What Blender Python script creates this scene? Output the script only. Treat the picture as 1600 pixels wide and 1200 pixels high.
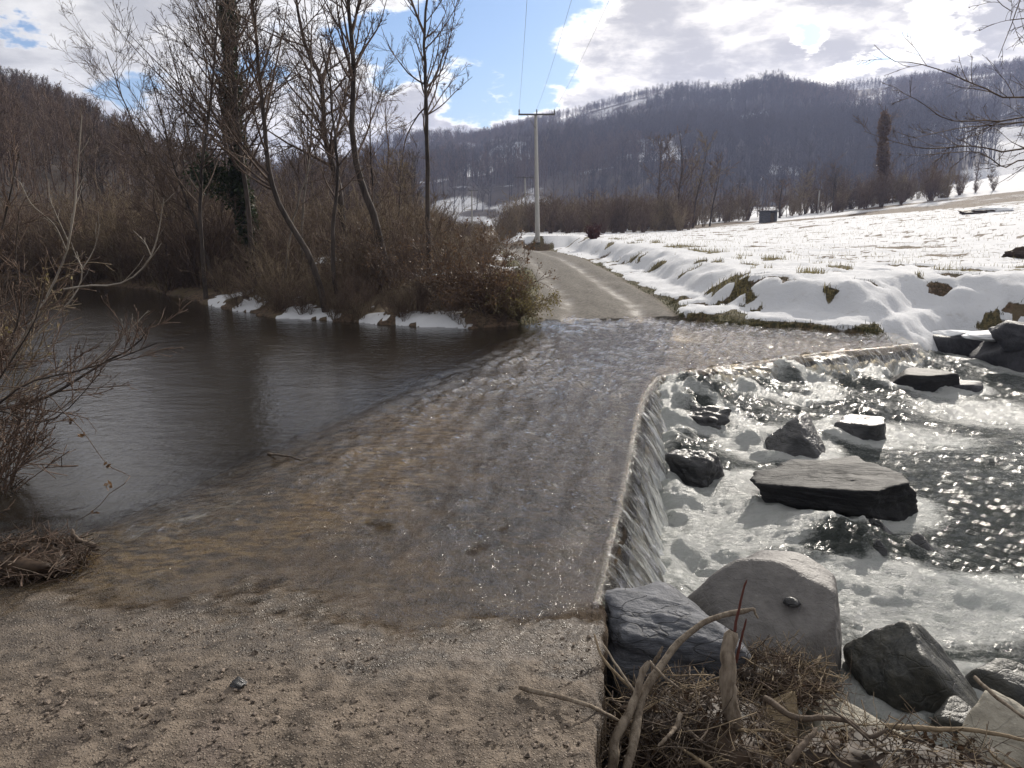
import bpy, math, random
import numpy as np
from mathutils import Vector

for o in list(bpy.data.objects):
    bpy.data.objects.remove(o, do_unlink=True)
S = bpy.context.scene
COL = S.collection

# ------------------------------------------------------------------ camera
CAM_Z, PITCH = 1.8, math.atan(250 / 1200)
cd = bpy.data.cameras.new('camera'); cam = bpy.data.objects.new('camera', cd); COL.objects.link(cam)
cd.sensor_width = 36; cd.lens = 27.0; cd.clip_start = 0.05; cd.clip_end = 6000
cam.location = (0, 0, CAM_Z); cam.rotation_euler = (math.pi / 2 - PITCH, 0, 0)
S.camera = cam

# ------------------------------------------------------------------ sun, sky, exposure
SUN_AZ, SUN_EL = math.radians(29), math.radians(25)
sun_dir = Vector((math.sin(SUN_AZ) * math.cos(SUN_EL), math.cos(SUN_AZ) * math.cos(SUN_EL), math.sin(SUN_EL)))
sl = bpy.data.lights.new('sun', 'SUN'); so = bpy.data.objects.new('sun', sl); COL.objects.link(so)
sl.energy = 4.3; sl.angle = math.radians(0.53); sl.color = (1, .93, .83)
so.rotation_euler = (-sun_dir).to_track_quat('-Z', 'Y').to_euler()

V = S.view_settings
V.view_transform = 'Standard'; V.look = 'None'; V.exposure = 0.38; V.gamma = 1; V.use_curve_mapping = False
S.render.engine = 'CYCLES'
C = S.cycles
C.use_denoising = True
C.max_bounces = 8; C.transparent_max_bounces = 24; C.volume_bounces = 1
C.diffuse_bounces = 3; C.glossy_bounces = 3; C.transmission_bounces = 4
C.sample_clamp_indirect = 4.0; C.sample_clamp_direct = 60
C.caustics_reflective = False; C.caustics_refractive = False


class G:
    """small node builder"""
    def __init__(s, nt): s.nt = nt
    def n(s, t, ins=None, **props):
        nd = s.nt.nodes.new(t)
        for k, v in props.items(): setattr(nd, k, v)
        for k, v in (ins or {}).items(): s.set(nd.inputs[k], v)
        return nd
    def set(s, sock, v):
        if isinstance(v, bpy.types.NodeSocket): s.nt.links.new(v, sock)
        else: sock.default_value = v
    def noise(s, vec, scale, detail=6, rough=.55, dist=0):
        return s.n('ShaderNodeTexNoise', {'Vector': vec, 'Scale': scale, 'Detail': detail, 'Roughness': rough, 'Distortion': dist}).outputs['Fac']
    def voro(s, vec, scale, feat='F1', out='Distance'):
        return s.n('ShaderNodeTexVoronoi', {'Vector': vec, 'Scale': scale}, feature=feat).outputs[out]
    def m(s, op, a, b=0., c=0., clamp=False):
        nd = s.n('ShaderNodeMath', operation=op, use_clamp=clamp)
        s.set(nd.inputs[0], a); s.set(nd.inputs[1], b); s.set(nd.inputs[2], c)
        return nd.outputs[0]
    def vm(s, op, a, b=(0, 0, 0), out='Vector'):
        nd = s.n('ShaderNodeVectorMath', operation=op)
        s.set(nd.inputs[0], a)
        if op == 'SCALE': s.set(nd.inputs['Scale'], b)
        else: s.set(nd.inputs[1], b)
        return nd.outputs[out]
    def ss(s, v, lo, hi, a=0., b=1.):
        nd = s.n('ShaderNodeMapRange', {'Value': v, 'From Min': lo, 'From Max': hi, 'To Min': a, 'To Max': b}, interpolation_type='SMOOTHSTEP')
        return nd.outputs[0]
    def mix(s, f, a, b):
        nd = s.n('ShaderNodeMix', data_type='RGBA')
        s.set(nd.inputs[0], f)
        s.set(nd.inputs[6], a if isinstance(a, bpy.types.NodeSocket) else (*a, 1))
        s.set(nd.inputs[7], b if isinstance(b, bpy.types.NodeSocket) else (*b, 1))
        return nd.outputs[2]
    def attr(s, name): return s.n('ShaderNodeAttribute', attribute_name=name).outputs['Fac']
    def pos(s): return s.n('ShaderNodeNewGeometry').outputs['Position']
    def obj(s): return s.n('ShaderNodeTexCoord').outputs['Object']
    def bump(s, h, strength=.5, dist=.02, normal=None):
        ins = {'Height': h, 'Strength': strength, 'Distance': dist}
        if normal is not None: ins['Normal'] = normal
        return s.n('ShaderNodeBump', ins).outputs[0]
    def principled(s, col, rough, normal=None, spec=.4, **kw):
        ins = {'Base Color': col if isinstance(col, bpy.types.NodeSocket) else (*col, 1), 'Roughness': rough, 'Specular IOR Level': spec}
        if normal is not None: ins['Normal'] = normal
        ins.update(kw)
        return s.n('ShaderNodeBsdfPrincipled', ins).outputs[0]
    def out(s, sh): s.n('ShaderNodeOutputMaterial', {'Surface': sh})


def new_mat(name):
    m = bpy.data.materials.new(name); m.use_nodes = True; m.node_tree.nodes.clear()
    return m, G(m.node_tree)


# sky: Nishita for the blue, a broken cloud deck in front of it
W = bpy.data.worlds.new('World'); S.world = W; W.use_nodes = True
W.node_tree.nodes.clear(); g = G(W.node_tree)
sky = g.n('ShaderNodeTexSky', sky_type='NISHITA', sun_disc=False, sun_elevation=SUN_EL, sun_rotation=SUN_AZ, air_density=1.0, dust_density=.6, ozone_density=2.5)
dr = g.n('ShaderNodeTexCoord').outputs['Generated']
sep = g.n('ShaderNodeSeparateXYZ', {0: dr})
zz = g.m('ADD', g.m('MAXIMUM', sep.outputs[2], 0.0), .16)
pl = g.n('ShaderNodeCombineXYZ', {0: g.m('DIVIDE', sep.outputs[0], zz), 1: g.m('DIVIDE', sep.outputs[1], zz), 2: 3.7}).outputs[0]
warp = g.vm('ADD', pl, g.vm('SCALE', g.vm('SUBTRACT', g.n('ShaderNodeTexNoise', {'Vector': pl, 'Scale': 1.3, 'Detail': 3.0}).outputs['Color'], (.5, .5, .5)), .55))
cov = g.noise(warp, 1.15, 9, .58)


def px_dir(u, v):
    cp, sp = math.cos(PITCH), math.sin(PITCH)
    dx, dy = (u - 800) / 1200, (600 - v) / 1200
    d = Vector((dx, cp + dy * sp, -sp + dy * cp)); return d.normalized()


# breaks in the deck: (direction, angular size, depth)
gap = None
wd = g.vm('ADD', dr, g.vm('SCALE', g.vm('SUBTRACT', g.n('ShaderNodeTexNoise', {'Vector': g.vm('MULTIPLY', dr, (1, 1, 2.2)), 'Scale': 9.0, 'Detail': 7.0, 'Roughness': .62}).outputs['Color'], (.5, .5, .5)), .17))
for (u, v, r, k) in ((815, 55, .095, .5), (735, 35, .075, .42), (640, 75, .06, .45), (745, 160, .05, .42), (830, 155, .045, .34), (30, 55, .03, .3), (215, 125, .05, .3), (390, 100, .035, .3),
                     (1255, 30, .032, .34), (1345, 105, .034, .3), (1450, 55, .045, .3), (1415, 48, .02, .3), (600, 60, .05, .3)):
    d = px_dir(u, v)
    dl = g.vm('MULTIPLY', g.vm('SUBTRACT', wd, tuple(d)), (1, 1, 1.5))
    q = g.ss(g.vm('LENGTH', dl, out='Value'), r * 1.5, r * .15, 0, k)
    gap = q if gap is None else g.m('MAXIMUM', gap, q)
cover = g.ss(g.m('SUBTRACT', g.m('ADD', cov, .17), gap), .37, .55)
thick = g.noise(g.vm('ADD', warp, (5.3, 1.7, .4)), 2.3, 7, .56)
wisps = g.noise(g.vm('MULTIPLY', dr, (1, 1, 2.6)), 7.5, 8, .6)
th = g.ss(g.m('ADD', g.m('MULTIPLY', thick, .55), g.m('MULTIPLY', wisps, .45)), .36, .56)
sd = g.vm('DOT_PRODUCT', dr, tuple(sun_dir), out='Value')
near = g.ss(sd, .45, .98)
grey = g.mix(near, (.40, .402, .40), (.46, .45, .455))
white = g.mix(near, (.72, .71, .685), (1.5, 1.41, 1.27))
edge = g.ss(g.m('SUBTRACT', g.m('ADD', cov, .17), gap), .44, .60)
cl = g.mix(g.m('MULTIPLY', th, edge), white, grey)
blue = g.vm('MULTIPLY', sky.outputs[0], (.064, .077, .090))
col = g.mix(cover, blue, cl)
g.n('ShaderNodeOutputWorld', {'Surface': g.n('ShaderNodeBackground', {'Color': col, 'Strength': 1.0}).outputs[0]})

# ------------------------------------------------------------------ numeric helpers
CP, SP = math.cos(PITCH), math.sin(PITCH)


def ray(u, v):
    dx, dy = (u - 800) / 1200, (600 - v) / 1200
    return np.array([dx, CP + dy * SP, -SP + dy * CP])


def P(u, v, z=0.):      # a photographed point known to lie at height z
    d = ray(u, v); t = (z - CAM_Z) / d[2]
    return np.array([d[0] * t, d[1] * t, z])


def PY(u, v, y):        # a photographed point known to stand y metres away
    d = ray(u, v); t = y / d[1]
    return np.array([d[0] * t, y, CAM_Z + d[2] * t])


def smooth(x, a, b):
    t = np.clip((x - a) / (b - a), 0, 1); return t * t * (3 - 2 * t)


def _h(ix, iy, s):
    n = (ix.astype(np.int64) * 374761393 + iy.astype(np.int64) * 668265263 + s * 982451653) & 0x7fffffff
    n = ((n ^ (n >> 13)) * 1274126177) & 0x7fffffff
    n = n ^ (n >> 16)
    return (n & 0xffff) / 32767.5 - 1


def vn(x, y, s=0):
    ix, iy = np.floor(x), np.floor(y); fx, fy = x - ix, y - iy
    fx = fx * fx * fx * (fx * (fx * 6 - 15) + 10); fy = fy * fy * fy * (fy * (fy * 6 - 15) + 10)
    a, b, c, d = _h(ix, iy, s), _h(ix + 1, iy, s), _h(ix, iy + 1, s), _h(ix + 1, iy + 1, s)
    return (a + (b - a) * fx) * (1 - fy) + (c + (d - c) * fx) * fy


def fbm(x, y, o=4, s=0, gain=.5):
    x = np.asarray(x, float); y = np.asarray(y, float)
    r = 0; a = 1.; t = 0
    for i in range(o):
        ca, sa = math.cos(i * .9), math.sin(i * .9)
        r = r + a * vn(x * ca - y * sa + i * 17.3, x * sa + y * ca - i * 9.1, s + i); t += a; a *= gain; x = x * 2.03; y = y * 2.03
    return r / t * 1.6


def seg_dist(x, y, pts, closed=False):
    """distance to a polyline, and side (positive = right of its direction)"""
    best = np.full(x.shape, 1e18); side = np.zeros(x.shape)
    n = len(pts); rng_ = range(n if closed else n - 1)
    for i in rng_:
        ax, ay = pts[i][0], pts[i][1]; bx, by = pts[(i + 1) % n][0], pts[(i + 1) % n][1]
        dx, dy = bx - ax, by - ay; L = dx * dx + dy * dy
        t = np.clip(((x - ax) * dx + (y - ay) * dy) / L, 0, 1)
        ex, ey = x - ax - t * dx, y - ay - t * dy
        d2 = ex * ex + ey * ey; m = d2 < best
        best = np.where(m, d2, best); side = np.where(m, np.sign(ex * dy - ey * dx), side)
    return np.sqrt(best), side


def inside(x, y, pts):
    r = np.zeros(x.shape, bool); n = len(pts)
    for i in range(n):
        x1, y1 = pts[i][0], pts[i][1]; x2, y2 = pts[i - 1][0], pts[i - 1][1]
        c = ((y1 > y) != (y2 > y)) & (x < (x2 - x1) * (y - y1) / ((y2 - y1) + 1e-12) + x1)
        r ^= c
    return r


def mesh_np(name, v, quads, attrs=None, smooth_sh=True):
    """quads: (F,4) or (F,3) index array"""
    me = bpy.data.meshes.new(name)
    quads = np.asarray(quads, np.int32); k = quads.shape[1]
    me.vertices.add(len(v)); me.vertices.foreach_set('co', np.asarray(v, np.float32).ravel())
    me.loops.add(quads.size); me.loops.foreach_set('vertex_index', quads.ravel())
    me.polygons.add(len(quads)); me.polygons.foreach_set('loop_start', np.arange(0, quads.size, k, dtype=np.int32))
    me.polygons.foreach_set('use_smooth', np.full(len(quads), smooth_sh, bool))
    for a, d in (attrs or {}).items():
        me.attributes.new(a, 'FLOAT', 'POINT').data.foreach_set('value', np.asarray(d, np.float32))
    me.update(); me.validate()
    return me


def link(name, me, mat=None, parent=None, loc=None):
    o = bpy.data.objects.new(name, me); COL.objects.link(o)
    if mat and me: me.materials.clear(); me.materials.append(mat)
    if parent: o.parent = parent
    if loc is not None: o.location = loc
    return o


def tag(o, label=None, cat=None, group=None, kind=None):
    if label: o['label'] = label
    if cat: o['category'] = cat
    if group: o['group'] = group
    if kind: o['kind'] = kind
    return o


def empty(name, loc=(0, 0, 0)):
    o = bpy.data.objects.new(name, None); COL.objects.link(o); o.location = loc; o.empty_display_size = .1; return o


def grid_faces(nr, nc, wrap=False):
    i = np.arange(nr - 1)[:, None] * nc; j = np.arange(nc - (0 if wrap else 1))[None, :]
    j2 = (j + 1) % nc
    return np.stack([i + j, i + j2, i + nc + j2, i + nc + j], -1).reshape(-1, 4)


def sub_mesh(v, f, keep, attrs):
    f = f[keep]; used = np.unique(f); mp = np.full(len(v), -1); mp[used] = np.arange(len(used))
    return v[used], mp[f], {k: a[used] for k, a in attrs.items()}


def polar_grid(az, r):
    A, R = np.meshgrid(az, r)
    return (R * np.sin(A)).ravel(), (R * np.cos(A)).ravel()


# ------------------------------------------------------------------ plan of the place
far_shore = [P(*q)[:2] for q in ((230, 452), (300, 470), (370, 487), (430, 497), (500, 500), (560, 505), (640, 510), (740, 515), (800, 509), (850, 500))]
right_shore = [P(*q)[:2] for q in ((1045, 497), (1100, 501), (1200, 512), (1300, 517), (1400, 522), (1450, 531))]
low_right = [P(1515, 553, -.62)[:2], P(1600, 560, -.66)[:2], P(1750, 570, -.66)[:2]]
RIV = [(-3.5, 3.4), (-4.6, 5.2), (-9, 11.5), (-14.5, 18), (-24, 25), (-44, 31), (-44, 38), (-27, 32)] + far_shore + right_shore + low_right + \
      [(22, 13.2), (40, 12.5), (70, 10), (70, -4), (25, -.5), (8, 1.5), (2.7, 2.25), (1.5, 2.75), (.55, 3.1), (.42, 3.4), (-1, 3.3), (-2.4, 3.4)]
# downstream edge of the ford, then the natural ledge
EDGE = [(.19, .5)] + [tuple(P(*q)[:2]) for q in ((915, 1200, .1), (925, 1030, .05), (945, 935, 0), (962, 850, 0), (978, 780, 0), (992, 700, 0), (1003, 640, 0), (1014, 605, 0), (1030, 584, 0),
                                         (1065, 578, 0), (1120, 571, 0), (1190, 562, 0), (1260, 552, 0), (1320, 546, 0), (1380, 541, 0), (1440, 534, 0))]
EDGE = np.array(EDGE)
CORNER = tuple(P(1030, 584)[:2])
# upstream edge of the ford
UP = np.array([(-6, 3.9), (-3.2, 4.0)] + [tuple(P(*q)[:2]) for q in ((150, 830), (330, 795), (480, 722), (620, 640), (760, 575), (850, 520), (868, 500))])
ROAD = [P(*q) for q in ((950, 500, 0), (938, 470, .06), (905, 445, .14), (878, 420, .22), (852, 403, .28), (822, 393, .32))]
ROAD = np.array([(2.15, 13.0, -.05)] + [tuple(p) for p in ROAD] + [(-3.5, 53, .3), (-14, 62, .3), (-30, 75, .2)])


def edge_side(x, y):
    d, s = seg_dist(x, y, [(.1, -6)] + [tuple(e) for e in EDGE] + [(6.6, 13.2), (7.2, 22)])
    return d * s          # >0 downstream


def hill(x, y, prof, R, R0, shape=1.0):
    us = np.array([p[0] for p in prof], float); vs = np.array([p[1] for p in prof], float)
    rr = [ray(u, v) for u, v in zip(us, vs)]
    azs = np.array([math.atan2(q[0], q[1]) for q in rr]); te = np.array([q[2] / math.hypot(q[0], q[1]) for q in rr])
    az = np.arctan2(x, y); r = np.hypot(x, y)
    t = np.interp(az, azs, te)
    s = np.clip((r - R0) / (R - R0), 0, None)
    top = np.where(s < 1, s ** shape, 1 - .25 * np.clip(s - 1, 0, 1.6))
    return t * R * top, np.clip(s, 0, 1)


BIG = [(-600, 300), (300, 300), (560, 262), (620, 236), (700, 222), (760, 214), (830, 194), (880, 182), (940, 166), (1000, 149), (1060, 137), (1130, 134), (1200, 132), (1260, 137), (1330, 135), (1400, 128), (1450, 120), (1530, 109), (1600, 101), (1800, 94), (2300, 120), (4000, 200)]
LEFT = [(-4000, 0), (-900, 90), (-300, 115), (0, 148), (50, 160), (100, 180), (150, 208), (200, 240), (260, 272), (330, 296), (450, 325), (560, 350), (640, 372), (900, 372)]
KNOLL = [(900, 352), (1180, 350), (1260, 334), (1330, 312), (1400, 293), (1500, 272), (1600, 253), (1800, 225), (2600, 190)]


def terrain(x, y):
    x = np.asarray(x, float); y = np.asarray(y, float)
    A = {}
    d, _ = seg_dist(x, y, RIV, True)
    d = np.where(inside(x, y, RIV), -d, d)
    d = d + .12 * fbm(x * 1.7, y * 1.7, 3, 5) * smooth(d, -.6, .3)
    es = edge_side(x, y)
    r = np.hypot(x, y)
    # road
    rd, _ = seg_dist(x, y, ROAD)
    xr = np.interp(y, ROAD[:7, 1], ROAD[:7, 0]); zr = np.interp(y, ROAD[:8, 1], ROAD[:8, 2])
    hw = 1.32 + .02 * np.clip(y - 14, 0, 20)
    rx = np.where(y < 52, x - xr, x + 3)
    onroad = smooth(rd, hw + .25, hw - .2) * (y > 12.5)
    # left / island land
    flat = .15 + .5 * smooth(d, 0, 3.2) + .16 * fbm(x * .55, y * .55, 4, 11) * smooth(d, 0, 1.5)
    flat = np.minimum(flat, flat * .2 + .8)
    left = np.where(d > 0, flat * smooth(d, -.15, .5), 0)
    # right bank and field
    t = np.minimum(d, np.where(y > 14, rx - hw, 99)) + .16 * fbm(x * .9, y * .9, 3, 21)
    bank = np.interp(t, [-.5, 0, .3, 1.0, 1.35, 1.8, 2.4, 3.6], [-.05, .0, .13, .20, .50, .73, .77, .80])
    lump = fbm(x * 1.7, y * 2.1, 6, 31, .68) * .05 * smooth(t, 0, .4) * smooth(r, 60, 20)
    tilt = .092 * 3 * np.log1p(np.exp(np.clip((x - 14) / 3, -30, 30)))
    tilt = np.minimum(tilt, 8) * smooth(y, 6, 40)
    dipn = np.zeros(x.shape)
    for (u, v, ru, rv) in ((935, 394, 15, .7), (962, 401, 10, .6), (985, 410, 10, .5), (1066, 438, 20, .3), (1085, 444, 14, .28), (1112, 446, 11, .28), (1158, 446, 22, .36), (1186, 443, 10, .25), (1214, 446, 17, .28), (1233, 449, 10, .25), (1262, 442, 7, .3), (1310, 441, 6, .2), (1352, 450, 17, .36), (1376, 440, 20, .3), (1405, 433, 18, .26), (1442, 434, 13, .34), (1466, 447, 18, .3), (1492, 443, 24, .36), (1518, 438, 14, .3), (1545, 440, 14, .28), (1568, 432, 14, .28), (1590, 452, 12, .25), (1495, 416, 9, .3)):
        c = P(u, v, .56); dipn = np.maximum(dipn, np.exp(-((x - c[0]) / (ru * c[1] / 1200 * 1.5)) ** 2 - ((y - c[1]) / (rv * 1.0)) ** 2))
    dipn = smooth(dipn + .22 * fbm(x * 4.5, y * 4.5, 4, 77), .42, .62)
    right = zr * .4 + bank * (1 + .12 * smooth(y, 20, 35)) + lump + tilt - .09 * dipn + .03 * fbm(x * .35, y * .8, 3, 41) * smooth(t, 3, 5)
    land = np.where(rx > 0, right, left)
    land = np.where(y < 12, np.where(x > 3, right, left), land)
    land = land - .62 * (1 - smooth(d, 0, .85)) * smooth(x, 6.2, 6.8) * (y > 7)
    land = land * (1 - onroad) + onroad * (zr + .025 * fbm(x * 2, y * .7, 3, 51) - .05 * np.exp(-((np.abs(rx) - .72) / .22) ** 2))
    # near side: ground beside the ford slab, and the shore where the camera stands
    near = np.where(x > .25, -.52 + .16 * np.clip(d, 0, 3) + .05 * fbm(x * 2.5, y * 2.5, 4, 61), np.where(x > -5.2, -.32, .0))
    near = np.where(x < -3.4, np.maximum(near, -.3 + .75 * smooth(-x, 3.8, 5.2)), near)
    isnear = (y < 3.6) | ((x < 0) & (y < -1.25 * x + .5) & (x < -3) & (y < 30))
    nb = .1 + .55 * smooth(d, 0, 3) + .1 * fbm(x, y, 3, 62)
    near = np.where((x < -3.4) & (y > 3.4), nb * smooth(d, -.1, .4), near)
    land = np.where(isnear, near, land)
    # river bed
    pool = -.05 - .9 * smooth(-d, 0, 2.2)
    slabside, ss_ = seg_dist(x, y, UP)
    shallow = -.12 + .04 * fbm(x * 3, y * 3, 3, 63)
    bed = np.where((x > 1.2) & (y > 8.6) & (es < 0), shallow, pool)
    bed = np.where(es > 0, -1.15, bed)
    bed = np.where((es < 0) & (x > -3.2) & (y < 8.6), -.95, bed)
    h = np.where(d > 0, land, np.minimum(bed, .02))
    # far hills
    hb, sb = hill(x, y, BIG, 660., 235.); hl, slf = hill(x, y, LEFT, 185., 44., 1.05); hk, sk = hill(x, y, KNOLL, 190., 84., 1.0)
    rel = fbm(x * .012, y * .012, 4, 71)
    rel2 = fbm(x * .004 + 3, y * .004, 3, 72)
    hb = hb + (rel * 17 + rel2 * 26 + 7 * fbm(x * .03, y * .03, 3, 73)) * sb * (1 - .96 * smooth(sb, .5, .97)); hl = hl + rel * 3 * slf * (1 - .6 * smooth(slf, .75, 1))
    hh = np.maximum(np.maximum(np.where(sb > 0, hb, -9), np.where(slf > 0, hl, -9)), np.where(sk > 0, hk, -9))
    far = smooth(r, 40, 60)
    base = h
    h = np.where(r > 40, np.maximum(h, np.where(hh > 0, hh + h * (1 - np.clip(np.maximum(sb, sk) * 1.3, 0, 1)), h)), h)
    # surface classes
    cls = np.zeros(x.shape, int)                      # 0 ground
    isbig = (sb > 0) & (hb >= hl) & (hb >= hk) & (r > 235); isleft = (slf > 0.02) & (hl > hb) & (hl > hk) & (r > 44)
    cls[(rx > hw) & (y > 12) & (d > 0) | ((x > 3) & (d > 0) & (y > 11))] = 2
    cls[isleft] = 3; cls[isbig & (cls != 3)] = 4
    cls[(onroad > .5)] = 1
    cls[(d <= -.02)] = 5
    snow = np.where(cls == 2, 1., 0.)
    # grass and earth showing through on the bank
    bare = dipn
    foot = smooth(t, .34, .12) * (x < 6.6) + .85 * smooth(fbm(x * 1.3, y * 1.3, 3, 91), .62, .8) * smooth(t, 0, .5) * smooth(t, 6, 3)
    lip = np.exp(-((t - 3.0 - .25 * fbm(x * .4, y * .4, 2, 92)) / .35) ** 2) * smooth(fbm(x * .5, y * .5, 3, 93), -.15, .35) * (r < 60)
    fieldn = np.maximum(smooth(fbm(x * .55, y * 2.2, 4, 94), .25, .6) * .66, smooth(fbm(x * 2.6, y * 5.5, 4, 194, .65), .18, .6) * .6) * smooth(t, 3.2, 6)
    ff = np.where(cls == 2, np.maximum.reduce([bare, foot, lip * .85, fieldn * (r < 110)]), 0)
    snow = np.where(cls == 2, snow - ff, snow)
    # scrub belt behind the field
    snow = np.where((cls == 2) & (r > 74), np.where(sk > .1, .9 - .5 * smooth(fbm(x * .06, y * .06, 4, 95), .1, .5), .35 + .5 * fbm(x * .1, y * .1, 3, 96)), snow)
    # snow patches on the wooded bank
    isl = (cls == 0) & (d > 0) & (y > 12)
    sp = np.full(x.shape, 0.)
    for (u, v, z, ru, rv) in ((462, 474, .3, .75, 1.0), (578, 490, .2, .4, .55), (690, 486, .25, .62, .75), (640, 497, .1, .4, .4), (395, 465, .25, .45, .6), (620, 400, .62, 1.7, 3.4), (720, 398, .62, 1.5, 3.2), (345, 462, .2, .5, .8), (545, 482, .3, .3, .4), (800, 392, .5, 1.2, 5)):
        c = P(u, v, z); sp = np.maximum(sp, np.exp(-((x - c[0]) / ru) ** 2 - ((y - c[1]) / rv) ** 2))
    snow = np.where(isl, np.maximum(smooth(sp + .55 * fbm(x * 2.6, y * 2.6, 5, 97, .65), .50, .64), .55 * smooth(fbm(x * .4, y * .4, 4, 98), .25, .6) * smooth(d, 2, 4)), snow)
    # hill clearings
    def clear(u0, u1, s0, s1, k):
        a0, a1 = math.atan2(ray(u0, 300)[0], ray(u0, 300)[1]), math.atan2(ray(u1, 300)[0], ray(u1, 300)[1])
        az = np.arctan2(x, y); n = .28 * fbm(x * .035, y * .035, 5, 99)
        ca = (az - (a0 + a1) / 2) / ((a1 - a0) / 2); cs = (sb - (s0 + s1) / 2) / ((s1 - s0) / 2)
        return k * smooth(np.maximum(np.abs(ca), np.abs(cs)) + n * 2.5, 1.15, .75)
    ck = np.maximum.reduce([clear(1080, 1215, .80, .93, .95), clear(1110, 1215, .03, .085, .95), clear(790, 990, .0, .045, .8), clear(1195, 1260, .2, .25, .6), clear(1050, 1085, .4, .46, .6), clear(1420, 1600, .93, .97, .8), clear(620, 760, .02, .06, .5)])
    snow = np.where(cls == 4, np.maximum(ck, .55 * smooth(fbm(x * .02, y * .02, 4, 100), -.1, .4)), snow)
    snow = np.where(cls == 3, .25 * smooth(fbm(x * .05, y * .05, 4, 101), .1, .5), snow)
    grass = np.where(cls == 2, np.maximum(lip, foot * .75), 0)
    grass = np.where((cls == 0) & (np.abs(rx + hw) < .55) & (y > 13), .8, grass)
    gravel = onroad
    A = dict(litter=((cls == 3) | (cls == 4) | (cls == 5)).astype(float), snow=snow, grass=grass, gravel=gravel, track=np.exp(-((np.abs(rx) - .72) / .2) ** 2) * onroad)
    return h, cls, A, dict(d=d, t=t, sb=sb, sl=slf, ck=ck, rx=rx)


def H(x, y):
    h = terrain(np.array([float(x)]), np.array([float(y)]))[0]
    return float(h[0])


def Hs(x, y): return terrain(np.asarray(x, float), np.asarray(y, float))[0]

# ------------------------------------------------------------------ ground materials
def ground_material():
    m, g = new_mat('terrain'); p = g.pos()
    sn, gr, gv, tr = g.attr('snow'), g.attr('grass'), g.attr('gravel'), g.attr('track')
    n1 = g.noise(p, 1.3, 8, .65); n2 = g.noise(p, 14, 6, .65); n3 = g.noise(p, 70, 4, .6)
    earth = g.mix(g.ss(n2, .35, .65), (.045, .032, .022), (.15, .10, .065))
    earth = g.mix(g.ss(n1, .45, .65), earth, (.11, .085, .05))
    grass = g.mix(g.ss(n2, .4, .65), (.035, .04, .014), (.16, .135, .05))
    stone = g.voro(p, 38, out='Color')
    grav = g.mix(g.ss(n2, .35, .7), (.062, .054, .046), (.16, .145, .125))
    grav = g.mix(.3, grav, g.mix(g.n('ShaderNodeSeparateColor', {0: stone}).outputs[0], (.04, .034, .03), (.22, .2, .175)))
    grav = g.mix(g.m('MULTIPLY', tr, .6), grav, (.17, .152, .132))
    earth = g.mix(g.attr('litter'), earth, g.mix(g.ss(n2, .35, .65), (.022, .016, .013), (.055, .04, .03)))
    c = g.mix(gr, earth, grass); c = g.mix(gv, c, grav)
    sf = g.ss(g.m('ADD', sn, g.m('MULTIPLY', g.m('SUBTRACT', g.m('ADD', g.m('MULTIPLY', n2, .6), g.m('MULTIPLY', n1, .4)), .5), .9)), .40, .56)
    speck = g.m('MAXIMUM', g.ss(g.noise(p, 30, 5, .7), .64, .72, 0, .5), g.ss(g.noise(p, 3.5, 7, .7), .56, .72, 0, .3))
    snc = g.mix(speck, (.62, .63, .66), (.30, .27, .24))
    c = g.mix(sf, c, snc)
    wet = g.m('MULTIPLY', g.m('MULTIPLY', tr, g.ss(n1, .4, .6)), g.m('SUBTRACT', 1, sf))
    hgt = g.m('ADD', g.m('MULTIPLY', n2, .6), g.m('MULTIPLY', n3, .3))
    bs = g.ss(sf, 0, 1, .9, .6)
    nrm = g.n('ShaderNodeBump', {'Height': hgt, 'Strength': bs, 'Distance': .05}).outputs[0]
    g.out(g.principled(c, g.m('SUBTRACT', .9, g.m('MULTIPLY', wet, .45)), nrm, .25))
    return m


M_TERR = ground_material()


def build_terrain():
    az = np.concatenate([np.radians(np.arange(-180, -80, 12.)), np.radians(np.arange(-80, -42, 1.2)), np.radians(np.arange(-42, 44, .19)), np.radians(np.arange(44, 80, 1.2)), np.radians(np.arange(80, 181, 10.))])
    r = [1.3]
    while r[-1] < 1500:
        q = r[-1]; r.append(q * (1.03 if q < 9 else 1.0085 if q < 32 else 1.02 if q < 110 else 1.028))
    r = np.array([.3] + r)
    x, y = polar_grid(az, r)
    h, cls, A, X_ = terrain(x, y)
    v = np.stack([x, y, h], 1); f = grid_faces(len(r), len(az))
    fc = np.sort(cls[f], 1)[:, 2]
    names = {0: 'ground', 1: 'gravel_road', 2: 'snow_field', 3: 'wooded_hill', 4: 'mountain_hill', 5: 'river_bed'}
    for k, nm in names.items():
        kp = fc == k
        if k == 5: kp &= ((X_['d'] > -1.6) | (seg_dist(x, y, UP)[0] < 5))[f].all(1) | ((x > 1.1) & (y > 8.4) & (x < 8) & (y < 16))[f].all(1)
        vv, ff, aa = sub_mesh(v, f, kp, A)
        o = link(nm, mesh_np(nm, vv, ff, aa), M_TERR); o['kind'] = 'structure'


build_terrain()


# ------------------------------------------------------------------ the concrete ford
def slab_z(x, y):
    z = np.interp(y, [0, 1.6, 2.2, 2.9, 3.35, 3.9, 5, 9, 12.5, 14.3, 16], [.16, .145, .105, .045, 0.0, -.024, -.05, -.065, -.05, -.05, -.12])
    z = z + (.018 - .011 * smooth(y, 3.5, 4.2)) * fbm(x * .9, y * .9, 3, 201) + .008 * fbm(x * 4, y * 4, 3, 202) * smooth(y, 12, 6)
    return z - .016 * smooth(x, .1, -.6) * smooth(y, 2.4, 3.0) * smooth(y, 4.6, 3.6) + .012 * smooth(x, -1.5, -2.8) * smooth(y, 4, 3) - .03 * smooth(x, -.3, .6) * smooth(y, 3.1, 3.6) * smooth(y, 12, 9)


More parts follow.
